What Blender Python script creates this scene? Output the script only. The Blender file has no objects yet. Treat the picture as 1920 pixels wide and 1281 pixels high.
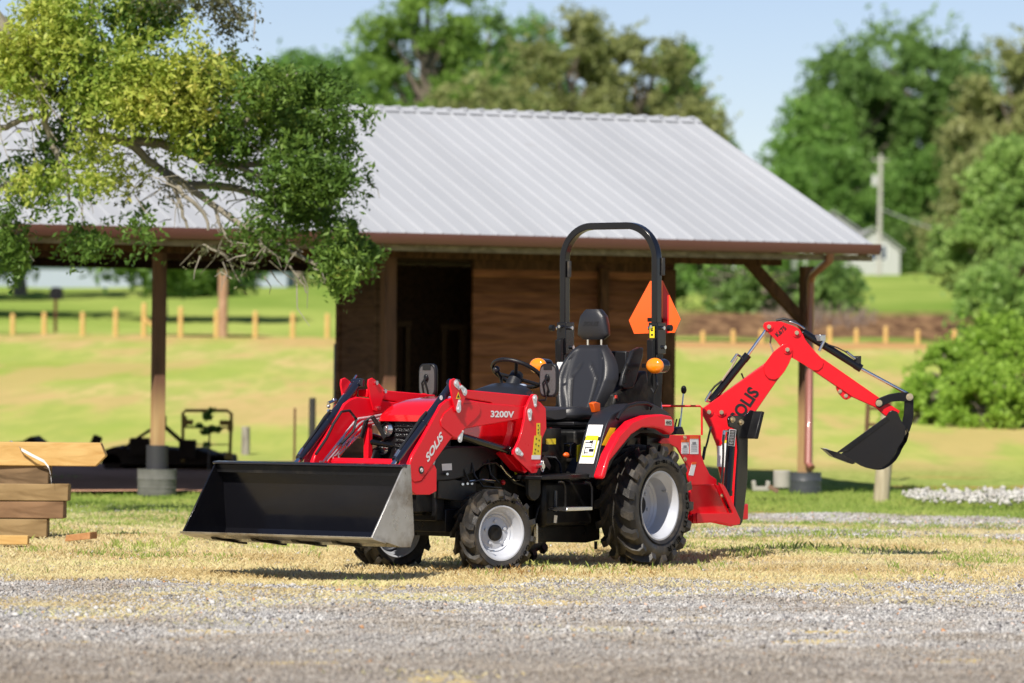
import bpy, math, random
import numpy as np
from mathutils import Matrix, Vector
PI = math.pi
rnd = random.Random(7)
rs = np.random.RandomState(11)
scene = bpy.context.scene
COL = scene.collection

# ------------------------------------------------------------------ camera
FPX = 8100.0                       # focal length in photo pixels (1920 wide)
HOR = 690.0                        # height of the eye line in the photo
CAMZ = 1.40
cam_d = bpy.data.cameras.new('camera')
cam = bpy.data.objects.new('camera', cam_d)
COL.objects.link(cam)
cam_d.sensor_width = 36.0
cam_d.lens = FPX / 1920 * 36.0
cam_d.clip_start = 0.5
cam_d.clip_end = 6000
cam_d.dof.use_dof = True
cam_d.dof.focus_distance = 30.2
cam_d.dof.aperture_fstop = 2.7
CM = (Matrix.Translation((0, 0, CAMZ)) @ Matrix.Rotation(PI/2 + math.atan((HOR-640.5)/FPX), 4, 'X')
      @ Matrix.Rotation(math.radians(0.6), 4, 'Z'))
cam.matrix_world = CM
scene.camera = cam

# ------------------------------------------------------------------ light
SUN = Vector((-0.35, -0.90, 1.0)).normalized()
elev = math.asin(SUN.z)
sun_d = bpy.data.lights.new('sun', 'SUN')
sun = bpy.data.objects.new('sun', sun_d)
COL.objects.link(sun)
sun_d.energy = 4.9
sun_d.angle = math.radians(0.6)
sun_d.color = (1.0, 0.93, 0.82)
sun.rotation_euler = SUN.to_track_quat('Z', 'Y').to_euler()
world = bpy.data.worlds.new("World")
scene.world = world
world.use_nodes = True
nt = world.node_tree
bg = nt.nodes['Background']
sky = nt.nodes.new('ShaderNodeTexSky')
sky.sky_type = 'NISHITA'
sky.sun_disc = False
sky.sun_elevation = elev
sky.sun_rotation = math.atan2(SUN.x, SUN.y)
sky.altitude = 100
sky.air_density = 0.85
sky.dust_density = 0.05
sky.ozone_density = 1.3
tint = nt.nodes.new('ShaderNodeMix'); tint.data_type = 'RGBA'; tint.blend_type = 'MULTIPLY'; tint.inputs['Factor'].default_value = 1
tint.inputs['B'].default_value = (.96, .90, .98, 1)
nt.links.new(sky.outputs['Color'], tint.inputs['A']); nt.links.new(tint.outputs['Result'], bg.inputs['Color'])
bg.inputs['Strength'].default_value = 0.080
scene.view_settings.view_transform = 'Standard'
scene.view_settings.look = 'None'
scene.view_settings.gamma = 1
scene.view_settings.exposure = 0.42
scene.cycles.max_bounces = 6
scene.cycles.transparent_max_bounces = 8

# ------------------------------------------------------------------ frames
class Frame:
    """A coordinate frame; rays through photo points are met with planes in it."""
    def __init__(s, M):
        s.M = M; s.I = M.inverted()
    def ray(s, px, py):
        d = CM.to_3x3() @ Vector(((px-960)/FPX, -(py-640.5)/FPX, -1.0))
        return s.I @ CM.translation, s.I.to_3x3() @ d
    def hit(s, px, py, n, c):
        o, d = s.ray(px, py); n = Vector(n)
        return o + d * ((c - o.dot(n)) / d.dot(n))
    def Y(s, px, py, y): return s.hit(px, py, (0, 1, 0), y)
    def X(s, px, py, x): return s.hit(px, py, (1, 0, 0), x)
    def Z(s, px, py, z): return s.hit(px, py, (0, 0, 1), z)
WORLD = Frame(Matrix.Identity(4))
def at(px, py, d): return WORLD.Y(px, py, d)

# ------------------------------------------------------------------ mesh builder
def V(*a): return Vector(a)
class MB:
    def __init__(s): s.v = []; s.f = []
    def add(s, vs, fs):
        b = len(s.v); s.v += [tuple(x) for x in vs]; s.f += [tuple(i+b for i in f) for f in fs]; return s
    def prism(s, poly, off):
        """polygon (3-D points) swept by the vector off"""
        n = len(poly); off = Vector(off)
        a = [Vector(p) for p in poly]; b = [p+off for p in a]
        fs = [tuple(range(n)), tuple(range(2*n-1, n-1, -1))]
        nn = Vector((0, 0, 0))
        for i in range(n): nn += a[i].cross(a[(i+1) % n])
        if nn.dot(off) > 0: fs = [f[::-1] for f in fs]; fl = False
        else: fl = True
        for i in range(n):
            j = (i+1) % n
            q = (i, j, n+j, n+i)
            fs.append(q if not fl else q[::-1])
        return s.add(a+b, fs)
    def box(s, c, d, R=None):
        c = Vector(c); vs = []
        for x in (-1, 1):
            for y in (-1, 1):
                for z in (-1, 1):
                    p = Vector((x*d[0]/2, y*d[1]/2, z*d[2]/2))
                    vs.append(c + (R @ p if R else p))
        return s.add(vs, [(0,1,3,2),(4,6,7,5),(0,4,5,1),(2,3,7,6),(0,2,6,4),(1,5,7,3)])
    def cyl(s, p, q, r, r2=None, n=16, caps=True):
        p = Vector(p); q = Vector(q); r2 = r if r2 is None else r2
        ax = (q-p).normalized()
        u = ax.orthogonal().normalized(); w = ax.cross(u)
        vs = []
        for c, rr in ((p, r), (q, r2)):
            for i in range(n):
                t = 2*PI*i/n; vs.append(c + (u*math.cos(t)+w*math.sin(t))*rr)
        fs = [(i, (i+1) % n, n+(i+1) % n, n+i) for i in range(n)]
        if caps: fs += [tuple(range(n-1, -1, -1)), tuple(range(n, 2*n))]
        return s.add(vs, fs)
    def tube(s, path, r, n=8, caps=True, r2=None):
        P = [Vector(p) for p in path]; m = len(P)
        r2 = r if r2 is None else r2
        vs = []; t0 = (P[1]-P[0]).normalized(); u = t0.orthogonal().normalized()
        for i, p in enumerate(P):
            t = (P[min(i+1, m-1)]-P[max(i-1, 0)]).normalized()
            u = (u - t*u.dot(t)).normalized(); w = t.cross(u)
            rr = r+(r2-r)*i/(m-1)
            for k in range(n):
                a = 2*PI*k/n; vs.append(p + (u*math.cos(a)+w*math.sin(a))*rr)
        fs = []
        for i in range(m-1):
            for k in range(n):
                fs.append((i*n+k, i*n+(k+1) % n, (i+1)*n+(k+1) % n, (i+1)*n+k))
        if caps: fs += [tuple(range(n-1, -1, -1)), tuple(range((m-1)*n, m*n))]
        return s.add(vs, fs)
    def lathe(s, prof, R, n=48, close=False):
        """prof: list of (axial, radius); R: 4x4 with the axle along local y"""
        vs = []
        for (y, r) in prof:
            for k in range(n):
                a = 2*PI*k/n; vs.append(R @ Vector((r*math.cos(a), y, r*math.sin(a))))
        m = len(prof); fs = []
        for i in range(m-1 if not close else m):
            j = (i+1) % m
            for k in range(n):
                fs.append((i*n+k, i*n+(k+1) % n, j*n+(k+1) % n, j*n+k))
        return s.add(vs, fs)
    def grid(s, rows):
        m = len(rows); n = len(rows[0]); vs = [p for r in rows for p in r]
        return s.add(vs, [(i*n+k, i*n+k+1, (i+1)*n+k+1, (i+1)*n+k) for i in range(m-1) for k in range(n-1)])
    def sphere(s, c, r, n=16, m=10, sc=(1,1,1)):
        c = Vector(c); rows = []
        for i in range(m+1):
            t = PI*i/m
            rows.append([c+Vector((r*sc[0]*math.sin(t)*math.cos(2*PI*k/n), r*sc[1]*math.sin(t)*math.sin(2*PI*k/n), r*sc[2]*math.cos(t))) for k in range(n+1)])
        return s.grid(rows)
    def build(s, name, m, parent=None, bevel=0, angle=35, **kw):
        me = bpy.data.meshes.new(name)
        me.from_pydata(s.v, [], s.f); me.update()
        if kw.pop('fix', True):
            import bmesh
            bm = bmesh.new(); bm.from_mesh(me); bmesh.ops.recalc_face_normals(bm, faces=bm.faces); bm.to_mesh(me); bm.free()
        return link(name, me, m, parent, bevel, angle, **kw)
def link(name, me, m, parent=None, bevel=0, angle=35, label=None, cat=None, group=None, kind=None):
    for p in me.polygons: p.use_smooth = True
    try: me.set_sharp_from_angle(angle=math.radians(angle))
    except Exception: pass
    o = bpy.data.objects.new(name, me); COL.objects.link(o)
    for mm in (m if isinstance(m, (list, tuple)) else [m]): me.materials.append(mm)
    if parent is not None: o.parent = parent
    if bevel:
        b = o.modifiers.new('bevel', 'BEVEL'); b.width = bevel; b.segments = 2; b.limit_method = 'ANGLE'; b.angle_limit = math.radians(40)
    tag(o, label, cat, group, kind)
    return o
def tag(o, label=None, cat=None, group=None, kind=None):
    if label: o['label'] = label
    if cat: o['category'] = cat
    if group: o['group'] = group
    if kind: o['kind'] = kind
    return o
def empty(name, loc, label, cat, group=None, M=None):
    o = bpy.data.objects.new(name, None); COL.objects.link(o)
    o.empty_display_size = 0.2
    if M is not None: o.matrix_world = M
    else: o.location = loc
    return tag(o, label, cat, group)
def raw_mesh(name, verts, nper, m, parent=None, faces=None, **kw):
    """numpy vertices (N,3); faces (F,k) index array; fast path for leaves, blades and stones"""
    me = bpy.data.meshes.new(name)
    verts = np.asarray(verts, dtype=np.float32); faces = np.asarray(faces, dtype=np.int32)
    F, k = faces.shape
    me.vertices.add(len(verts)); me.vertices.foreach_set('co', verts.ravel())
    me.loops.add(F*k); me.loops.foreach_set('vertex_index', faces.ravel())
    me.polygons.add(F); me.polygons.foreach_set('loop_start', np.arange(0, F*k, k, dtype=np.int32))
    try: me.polygons.foreach_set('loop_total', np.full(F, k, dtype=np.int32))
    except Exception: pass
    me.update(calc_edges=True); me.validate()
    o = bpy.data.objects.new(name, me); COL.objects.link(o); me.materials.append(m)
    if parent is not None: o.parent = parent
    tag(o, kw.get('label'), kw.get('cat'), kw.get('group'), kw.get('kind'))
    return o

# ------------------------------------------------------------------ materials
def mat(name, col, rough=0.5, metal=0.0, coat=0.0, var=0.0, var_scale=4.0, bump=0.0, bump_scale=60.0, spec=0.5, rvar=0.0):
    m = bpy.data.materials.new(name); m.use_nodes = True
    n = m.node_tree; b = n.nodes['Principled BSDF']
    b.inputs['Base Color'].default_value = (*col, 1); b.inputs['Roughness'].default_value = rough
    b.inputs['Metallic'].default_value = metal; b.inputs['Coat Weight'].default_value = coat
    b.inputs['Coat Roughness'].default_value = 0.06
    b.inputs['Specular IOR Level'].default_value = spec
    tc = n.nodes.new('ShaderNodeTexCoord')
    if var or rvar:
        no = n.nodes.new('ShaderNodeTexNoise'); no.inputs['Scale'].default_value = var_scale; no.inputs['Detail'].default_value = 6
        n.links.new(tc.outputs['Object'], no.inputs['Vector'])
        if var:
            mx = n.nodes.new('ShaderNodeMix'); mx.data_type = 'RGBA'
            mx.inputs['A'].default_value = (*[c*(1-var) for c in col], 1); mx.inputs['B'].default_value = (*[min(1, c*(1+var)) for c in col], 1)
            n.links.new(no.outputs['Fac'], mx.inputs['Factor']); n.links.new(mx.outputs['Result'], b.inputs['Base Color'])
        if rvar:
            mr = n.nodes.new('ShaderNodeMapRange'); mr.inputs['From Min'].default_value = .3; mr.inputs['From Max'].default_value = .7
            mr.inputs['To Min'].default_value = max(.03, rough-rvar); mr.inputs['To Max'].default_value = min(1, rough+rvar)
            n.links.new(no.outputs['Fac'], mr.inputs['Value']); n.links.new(mr.outputs['Result'], b.inputs['Roughness'])
    if bump:
        nb = n.nodes.new('ShaderNodeTexNoise'); nb.inputs['Scale'].default_value = bump_scale; nb.inputs['Detail'].default_value = 5
        n.links.new(tc.outputs['Object'], nb.inputs['Vector'])
        bp = n.nodes.new('ShaderNodeBump'); bp.inputs['Strength'].default_value = bump; bp.inputs['Distance'].default_value = 0.01
        n.links.new(nb.outputs['Fac'], bp.inputs['Height']); n.links.new(bp.outputs['Normal'], b.inputs['Normal'])
    return m
def ramp(n, stops, interp='LINEAR'):
    r = n.nodes.new('ShaderNodeValToRGB'); r.color_ramp.interpolation = interp
    e = r.color_ramp.elements
    e[0].position = stops[0][0]; e[0].color = (*stops[0][1], 1)
    e[1].position = stops[-1][0]; e[1].color = (*stops[-1][1], 1)
    for p, c in stops[1:-1]:
        x = e.new(p); x.color = (*c, 1)
    return r
def leaf_mat(name, stops, trans=0.45, rough=0.5, patch=0.0):
    """foliage: hue differs from leaf to leaf and from clump to clump"""
    m = bpy.data.materials.new(name); m.use_nodes = True
    n = m.node_tree; b = n.nodes['Principled BSDF']; out = n.nodes['Material Output']
    g = n.nodes.new('ShaderNodeNewGeometry'); tc = n.nodes.new('ShaderNodeTexCoord')
    no = n.nodes.new('ShaderNodeTexNoise'); no.inputs['Scale'].default_value = patch or 0.5; no.inputs['Detail'].default_value = 2
    n.links.new(tc.outputs['Object'], no.inputs['Vector'])
    ma = n.nodes.new('ShaderNodeMath'); ma.operation = 'MULTIPLY_ADD'; ma.inputs[1].default_value = 0.45
    n.links.new(g.outputs['Random Per Island'], ma.inputs[0])
    m2 = n.nodes.new('ShaderNodeMapRange'); m2.inputs['From Min'].default_value = .3; m2.inputs['From Max'].default_value = .7; m2.inputs['To Max'].default_value = .55
    n.links.new(no.outputs['Fac'], m2.inputs['Value']); n.links.new(m2.outputs['Result'], ma.inputs[2])
    r = ramp(n, stops); n.links.new(ma.outputs[0], r.inputs['Fac'])
    n.links.new(r.outputs['Color'], b.inputs['Base Color']); b.inputs['Roughness'].default_value = rough
    b.inputs['Specular IOR Level'].default_value = 0.3
    t = n.nodes.new('ShaderNodeBsdfTranslucent'); n.links.new(r.outputs['Color'], t.inputs['Color'])
    ms = n.nodes.new('ShaderNodeMixShader'); ms.inputs[0].default_value = trans
    n.links.new(b.outputs[0], ms.inputs[1]); n.links.new(t.outputs[0], ms.inputs[2]); n.links.new(ms.outputs[0], out.inputs['Surface'])
    return m
def wood_mat(name, c1, c2, scale=(1, 1, 1), rough=0.75, plank=0.0, pc=(0.02, .012, .008), streak=18.0):
    """wood with streaks along local x; optional board joints every `plank` metres of z"""
    m = bpy.data.materials.new(name); m.use_nodes = True
    n = m.node_tree; b = n.nodes['Principled BSDF']; b.inputs['Roughness'].default_value = rough; b.inputs['Specular IOR Level'].default_value = .12
    tc = n.nodes.new('ShaderNodeTexCoord'); mp = n.nodes.new('ShaderNodeMapping'); mp.inputs['Scale'].default_value = scale
    n.links.new(tc.outputs['Object'], mp.inputs['Vector'])
    no = n.nodes.new('ShaderNodeTexNoise'); no.inputs['Scale'].default_value = streak; no.inputs['Detail'].default_value = 6; no.inputs['Distortion'].default_value = .6
    n.links.new(mp.outputs['Vector'], no.inputs['Vector'])
    r = ramp(n, [(0.3, c1), (0.72, c2)]); n.links.new(no.outputs['Fac'], r.inputs['Fac'])
    last = r.outputs['Color']
    if plank:
        sx = n.nodes.new('ShaderNodeSeparateXYZ'); n.links.new(tc.outputs['Object'], sx.inputs[0])
        dv = n.nodes.new('ShaderNodeMath'); dv.operation = 'DIVIDE'; dv.inputs[1].default_value = plank; n.links.new(sx.outputs['Z'], dv.inputs[0])
        fl = n.nodes.new('ShaderNodeMath'); fl.operation = 'FLOOR'; n.links.new(dv.outputs[0], fl.inputs[0])
        wn = n.nodes.new('ShaderNodeTexWhiteNoise'); wn.noise_dimensions = '1D'; n.links.new(fl.outputs[0], wn.inputs['W'])
        hs = n.nodes.new('ShaderNodeHueSaturation'); mr = n.nodes.new('ShaderNodeMapRange'); mr.inputs['To Min'].default_value = .55; mr.inputs['To Max'].default_value = 1.35
        n.links.new(wn.outputs['Value'], mr.inputs['Value']); n.links.new(mr.outputs['Result'], hs.inputs['Value']); n.links.new(last, hs.inputs['Color'])
        last = hs.outputs['Color']
    n.links.new(last, b.inputs['Base Color'])
    bp = n.nodes.new('ShaderNodeBump'); bp.inputs['Strength'].default_value = .5; bp.inputs['Distance'].default_value = .012
    n.links.new(no.outputs['Fac'], bp.inputs['Height']); n.links.new(bp.outputs['Normal'], b.inputs['Normal'])
    return m

RED = mat('red_paint', (0.80, 0.005, 0.018), 0.34, coat=0.12, spec=.3, var=.05, var_scale=3, bump=.02, bump_scale=25, rvar=.07)
RED2 = mat('backhoe_red_paint', (0.68, 0.004, 0.012), 0.38, coat=0.1, spec=.35, var=.05, var_scale=3, bump=.03, bump_scale=25, rvar=.08)
REDPL = mat('glossy_red_hood_paint', (0.66, 0.006, 0.012), 0.16, coat=1.0, var=.03)
BLK = mat('black_gloss_paint', (0.006, 0.006, 0.008), 0.17, coat=0.15, spec=.35, bump=.03, bump_scale=18, rvar=.06)
BLKM = mat('black_satin_metal', (0.007, 0.007, 0.008), 0.36, spec=.25, var=.3, var_scale=8, bump=.05, bump_scale=30, rvar=.12)
BLUEBLK = mat('blue_black_paint', (0.010, 0.012, 0.022), 0.22, coat=0.4, bump=.03)
DARK = mat('dark_engine_metal', (0.006, 0.006, 0.006), 0.5, spec=.25, var=.5, var_scale=14, bump=.3, bump_scale=30)
OLIVE = mat('dusty_dark_plate', (0.030, 0.027, 0.020), 0.55, var=.4, var_scale=12, bump=.1)
PLAST = mat('black_plastic', (0.010, 0.010, 0.012), 0.40, spec=.35, var=.15, bump=.12, bump_scale=300)
PLASTG = mat('charcoal_plastic', (0.015, 0.016, 0.020), 0.36, spec=.45, var=.1, bump=.1, bump_scale=300)
VINYL = mat('black_vinyl', (0.018, 0.018, 0.021), 0.38, var=.08, bump=.15, bump_scale=220)
RUB = mat('tyre_rubber', (0.026, 0.024, 0.022), 0.48, var=.45, var_scale=9, bump=.25, bump_scale=60, rvar=.15)
def dusty(m, dust, amt=.55, scale=5, lo=.5, hi=.72):
    """dried soil and dust patches mixed over a material's own colour"""
    n = m.node_tree; b = n.nodes['Principled BSDF']; tc = n.nodes.new('ShaderNodeTexCoord'); no = n.nodes.new('ShaderNodeTexNoise')
    no.inputs['Scale'].default_value = scale; no.inputs['Detail'].default_value = 8; no.inputs['Roughness'].default_value = .65
    n.links.new(tc.outputs['Object'], no.inputs['Vector'])
    mr = n.nodes.new('ShaderNodeMapRange'); mr.inputs['From Min'].default_value = lo; mr.inputs['From Max'].default_value = hi; mr.inputs['To Max'].default_value = amt
    n.links.new(no.outputs['Fac'], mr.inputs['Value'])
    mx = n.nodes.new('ShaderNodeMix'); mx.data_type = 'RGBA'; n.links.new(mr.outputs['Result'], mx.inputs['Factor'])
    src = b.inputs['Base Color']
    if src.is_linked: n.links.new(src.links[0].from_socket, mx.inputs['A'])
    else: mx.inputs['A'].default_value = src.default_value[:]
    mx.inputs['B'].default_value = (*dust, 1); n.links.new(mx.outputs['Result'], src); return m
dusty(RUB, (.20, .155, .10), .42, 7, .48, .75)
RIM = mat('silver_wheel_paint', (0.50, 0.52, 0.57), 0.36, metal=.15, coat=.3, var=.05, rvar=.06)
STEEL = mat('bright_steel', (0.62, 0.62, 0.62), 0.22, metal=1.0, bump=.05, rvar=.08)
CHROME = mat('chrome_rod', (0.80, 0.81, 0.83), 0.10, metal=1.0)
ZINC = mat('zinc_bolt', (0.62, 0.52, 0.34), 0.36, metal=.9)
WHITE = mat('white_decal', (0.80, 0.80, 0.80), 0.4)
WTEXT = mat('white_lettering', (0.82, 0.82, 0.82), 0.35)
YEL = mat('yellow_decal', (0.80, 0.62, 0.02), 0.4)
ORG = mat('orange_knob', (0.85, 0.12, 0.01), 0.35)
ORGL = mat('orange_lens', (0.95, 0.25, 0.005), 0.12, coat=1.0)
BTEXT = mat('black_lettering', (0.008, 0.008, 0.008), 0.4)
GTEXT = mat('pale_grey_lettering', (0.32, 0.33, 0.34), 0.4)
LENS = mat('clear_lamp_glass', (0.55, 0.55, 0.56), 0.05, metal=.85)
HOSE = mat('rubber_hose', (0.014, 0.014, 0.015), 0.5, bump=.1)
SMV = mat('fluorescent_orange_sheet', (1.0, 0.13, 0.02), 0.4)
SMVR = mat('roll_bar_shadow_red', (0.75, 0.01, 0.015), 0.3)  # deeper red for the shadow strip painted on the triangle
BARE = mat('scuffed_bare_steel', (0.46, 0.45, 0.43), 0.32, metal=.6, var=.6, var_scale=5, rvar=.15)
dusty(BLKM, (.10, .085, .06), .22, 6); dusty(DARK, (.12, .095, .06), .30, 9); dusty(BARE, (.16, .12, .08), .75, 3.5, .42, .6); dusty(OLIVE, (.14, .11, .07), .3, 9)
dusty(BLK, (.05, .045, .04), .10, 2.5, .5, .8); dusty(RED, (.35, .06, .04), .18, 3, .55, .8)
# ------------------------------------------------------------------ terrain
a_ = math.radians(24)              # how far the barn's eave turns from the picture plane
PROF = [(-60, 0), (34, 0), (47, -.08), (56, -.08), (66, .10), (130, 2.25), (138, 2.30), (165, 3.6), (190, 4.75), (440, 11.3), (700, 16), (3500, 34)]
def gz(y):
    for (a, za), (b, zb) in zip(PROF, PROF[1:]):
        if y <= b: return za + (zb-za)*(max(y, a)-a)/(b-a)
    return PROF[-1][1]
def gnd(px, py, lo=20):
    """ground point seen at a photo position"""
    o, d = WORLD.ray(px, py)
    t = lo
    while t < 3000:
        p = o + d*t
        if p.z <= gz(p.y): return V(p.x, p.y, gz(p.y))
        t += 0.02 + t*0.001
    return o + d*1000
def bumpz(x, y):
    return 0.012*math.sin(x*1.7+y*.9)+0.008*math.sin(x*4.1-y*2.3+1)+0.006*math.sin(y*5.7+x*.8)
rows = []
ys = [-40, -10, 5, 10] + [12+0.5*i for i in range(100)] + [62+3*i for i in range(46)] + [200+12*i for i in range(22)] + [480, 560, 700, 1000, 1600, 2400, 3500]
for y in ys:
    W_ = 14 + abs(y)*0.55 if y > 0 else 60
    rows.append([V(W_*(k/40-1)*1.0, y, gz(y) + (bumpz(W_*(k/40-1), y)*(1 if y < 60 else min(6, y/30)) - .02*(y < 60))) for k in range(81)])
# shader: dry grass near, dirt by the barn, meadow beyond, everything from position and noise
gm = bpy.data.materials.new('ground_soil_and_grass'); gm.use_nodes = True
n = gm.node_tree; b = n.nodes['Principled BSDF']; b.inputs['Roughness'].default_value = .95; b.inputs['Specular IOR Level'].default_value = .0
tc = n.nodes.new('ShaderNodeTexCoord')
def noise(n, tc, sc, det=5, vec=None, mapscale=None):
    no = n.nodes.new('ShaderNodeTexNoise'); no.inputs['Scale'].default_value = sc; no.inputs['Detail'].default_value = det
    src = tc.outputs['Object']
    if mapscale:
        mp = n.nodes.new('ShaderNodeMapping'); mp.inputs['Scale'].default_value = mapscale; n.links.new(src, mp.inputs['Vector']); src = mp.outputs['Vector']
    n.links.new(src, no.inputs['Vector']); return no
def mix(n, fac, a, b_):
    m = n.nodes.new('ShaderNodeMix'); m.data_type = 'RGBA'
    n.links.new(fac, m.inputs['Factor'])
    for s, k in ((a, 'A'), (b_, 'B')):
        if isinstance(s, tuple): m.inputs[k].default_value = (*s, 1)
        else: n.links.new(s, m.inputs[k])
    return m.outputs['Result']
def mrange(n, val, a, b_, c=0.0, d=1.0):
    m = n.nodes.new('ShaderNodeMapRange'); n.links.new(val, m.inputs['Value'])
    for k, x in zip(('From Min', 'From Max', 'To Min', 'To Max'), (a, b_, c, d)): m.inputs[k].default_value = x
    m.interpolation_type = 'SMOOTHSTEP'
    return m.outputs['Result']
def math_(n, op, a, b_=None):
    m = n.nodes.new('ShaderNodeMath'); m.operation = op
    for i, s in enumerate((a, b_)):
        if s is None: continue
        if isinstance(s, (int, float)): m.inputs[i].default_value = s
        else: n.links.new(s, m.inputs[i])
    return m.outputs[0]
sep = n.nodes.new('ShaderNodeSeparateXYZ'); n.links.new(tc.outputs['Object'], sep.inputs[0])
Yc = sep.outputs['Y']; Xc = sep.outputs['X']
n1 = noise(n, tc, .35, 5); n2 = noise(n, tc, 9, 4); n3 = noise(n, tc, .05, 6); n4 = noise(n, tc, 2.2, 5, mapscale=(.4, 1, 1))
n5 = noise(n, tc, .09, 5, mapscale=(1, .5, 1))
dry = ramp(n, [(.3, (.40, .30, .14)), (.55, (.56, .45, .24)), (.75, (.64, .57, .36))]); n.links.new(n2.outputs['Fac'], dry.inputs['Fac'])
grn = ramp(n, [(.3, (.17, .24, .05)), (.7, (.36, .42, .12))]); n.links.new(n2.outputs['Fac'], grn.inputs['Fac'])
# green increases away from the drive
gfac = mrange(n, math_(n, 'ADD', math_(n, 'MULTIPLY', math_(n, 'SUBTRACT', n4.outputs['Fac'], .5), 16), Yc), 34, 42)
c = mix(n, gfac, dry.outputs['Color'], grn.outputs['Color'])
# pale gravel streaks across the worn yard, stronger on the right
gr = ramp(n, [(.35, (.30, .28, .26)), (.7, (.56, .54, .51))]); gv = n.nodes.new('ShaderNodeTexVoronoi'); gv.inputs['Scale'].default_value = 40
n.links.new(tc.outputs['Object'], gv.inputs['Vector']); n.links.new(gv.outputs['Color'], gr.inputs['Fac'])
st = noise(n, tc, .55, 4, mapscale=(.12, 1, 1))
stf = math_(n, 'MULTIPLY', math_(n, 'MAXIMUM', mrange(n, st.outputs['Fac'], .52, .60), math_(n, 'MAXIMUM', mrange(n, math_(n, 'ABSOLUTE', math_(n, 'ADD', math_(n, 'SUBTRACT', Yc, 38.4), math_(n, 'MULTIPLY', n1.outputs['Fac'], -.8))), 1.05, .6), mrange(n, math_(n, 'ABSOLUTE', math_(n, 'SUBTRACT', Yc, 42.6)), 1.9, 1.0))), math_(n, 'MULTIPLY', mrange(n, Yc, 45, 44), mrange(n, math_(n, 'ADD', Xc, math_(n, 'MULTIPLY', Yc, -.02)), -.5, 1.6)))
c = mix(n, stf, c, gr.outputs['Color'])
# red clay patches near the barn
cl = mrange(n, n1.outputs['Fac'], .56, .64)
clf = math_(n, 'MULTIPLY', cl, math_(n, 'MULTIPLY', mrange(n, Yc, 40, 44), mrange(n, Yc, 64, 58)))
c = mix(n, math_(n, 'MULTIPLY', clf, .8), c, (.42, .20, .08))
# meadow
mead = ramp(n, [(.3, (.30, .37, .07)), (.46, (.42, .44, .12)), (.58, (.54, .44, .18)), (.72, (.42, .47, .13))]); n.links.new(n5.outputs['Fac'], mead.inputs['Fac'])
mf = noise(n, tc, 2.4, 7, mapscale=(1, .16, 1)); mf2 = noise(n, tc, .55, 6, mapscale=(1, .14, 1))
mead2 = mix(n, mrange(n, mf.outputs['Fac'], .42, .60, 0, .62), mead.outputs['Color'], (.31, .38, .09))
mead2 = mix(n, mrange(n, mf2.outputs['Fac'], .50, .60, 0, .6), mead2, (.54, .37, .17)); mead2 = mix(n, mrange(n, mf2.outputs['Fac'], .47, .36, 0, .6), mead2, (.31, .40, .08))
c = mix(n, mrange(n, Yc, 57, 66), c, mead2)
# red clay strip turned up along the new fence
strip = math_(n, 'MULTIPLY', mrange(n, math_(n, 'ADD', Yc, math_(n, 'MULTIPLY', n3.outputs['Fac'], 12)), 127, 131), mrange(n, Yc, 131, 129))
stripr = math_(n, 'MULTIPLY', strip, mrange(n, Xc, 3.5, 5, .25, .85))
c = mix(n, stripr, c, (.50, .27, .12))
# greener lawn beyond the road on the left, brown bank on the right
lawn = ramp(n, [(.3, (.15, .25, .04)), (.7, (.37, .43, .11))]); n.links.new(n5.outputs['Fac'], lawn.inputs['Fac'])
c = mix(n, mrange(n, Yc, 136, 139), c, lawn.outputs['Color'])
bank = math_(n, 'MULTIPLY', mrange(n, math_(n, 'ADD', math_(n, 'DIVIDE', Xc, Yc), math_(n, 'MULTIPLY', n5.outputs['Fac'], .04)), .035, .065), math_(n, 'MULTIPLY', mrange(n, Yc, 140, 143), mrange(n, math_(n, 'ADD', Yc, math_(n, 'MULTIPLY', n2.outputs['Fac'], 14)), 178, 168)))
bk = ramp(n, [(.35, (.10, .055, .035)), (.65, (.28, .17, .09))]); n.links.new(mf.outputs['Fac'], bk.inputs['Fac'])
c = mix(n, bank, c, bk.outputs['Color'])
n.links.new(c, b.inputs['Base Color'])
bp = n.nodes.new('ShaderNodeBump'); bp.inputs['Strength'].default_value = .8; bp.inputs['Distance'].default_value = .03
nbm = noise(n, tc, 30, 4); n.links.new(nbm.outputs['Fac'], bp.inputs['Height']); n.links.new(bp.outputs['Normal'], b.inputs['Normal'])
MB().grid(rows).build('ground', gm, kind='structure', fix=False, angle=180)

# gravel drive with an uneven edge
gvm = bpy.data.materials.new('gravel_stone'); gvm.use_nodes = True
n = gvm.node_tree; b = n.nodes['Principled BSDF']; b.inputs['Roughness'].default_value = .85; b.inputs['Specular IOR Level'].default_value = .25
tc = n.nodes.new('ShaderNodeTexCoord')
vo = n.nodes.new('ShaderNodeTexVoronoi'); vo.inputs['Scale'].default_value = 55; n.links.new(tc.outputs['Object'], vo.inputs['Vector'])
r = ramp(n, [(0, (.16, .15, .14)), (.3, (.34, .325, .30)), (.65, (.49, .475, .45)), (1, (.68, .67, .65))])
sx = n.nodes.new('ShaderNodeSeparateColor'); n.links.new(vo.outputs['Color'], sx.inputs[0]); n.links.new(sx.outputs[0], r.inputs['Fac'])
nn = noise(n, tc, 1.2, 5); sy = n.nodes.new('ShaderNodeSeparateXYZ'); n.links.new(tc.outputs['Object'], sy.inputs[0]); soil_shade = mrange(n, math_(n, 'ADD', sy.outputs['Y'], math_(n, 'MULTIPLY', nn.outputs['Fac'], 3)), 25.5, 21.0, 0, .75); cc = mix(n, mrange(n, nn.outputs['Fac'], .45, .7, 0, .45), r.outputs['Color'], (.36, .27, .16)); cc = mix(n, soil_shade, cc, (.24, .20, .155))  # browner soily gravel close to the camera, with tree shade put into its colour
n.links.new(cc, b.inputs['Base Color'])
bp = n.nodes.new('ShaderNodeBump'); bp.inputs['Strength'].default_value = 1; bp.inputs['Distance'].default_value = .015
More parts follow.
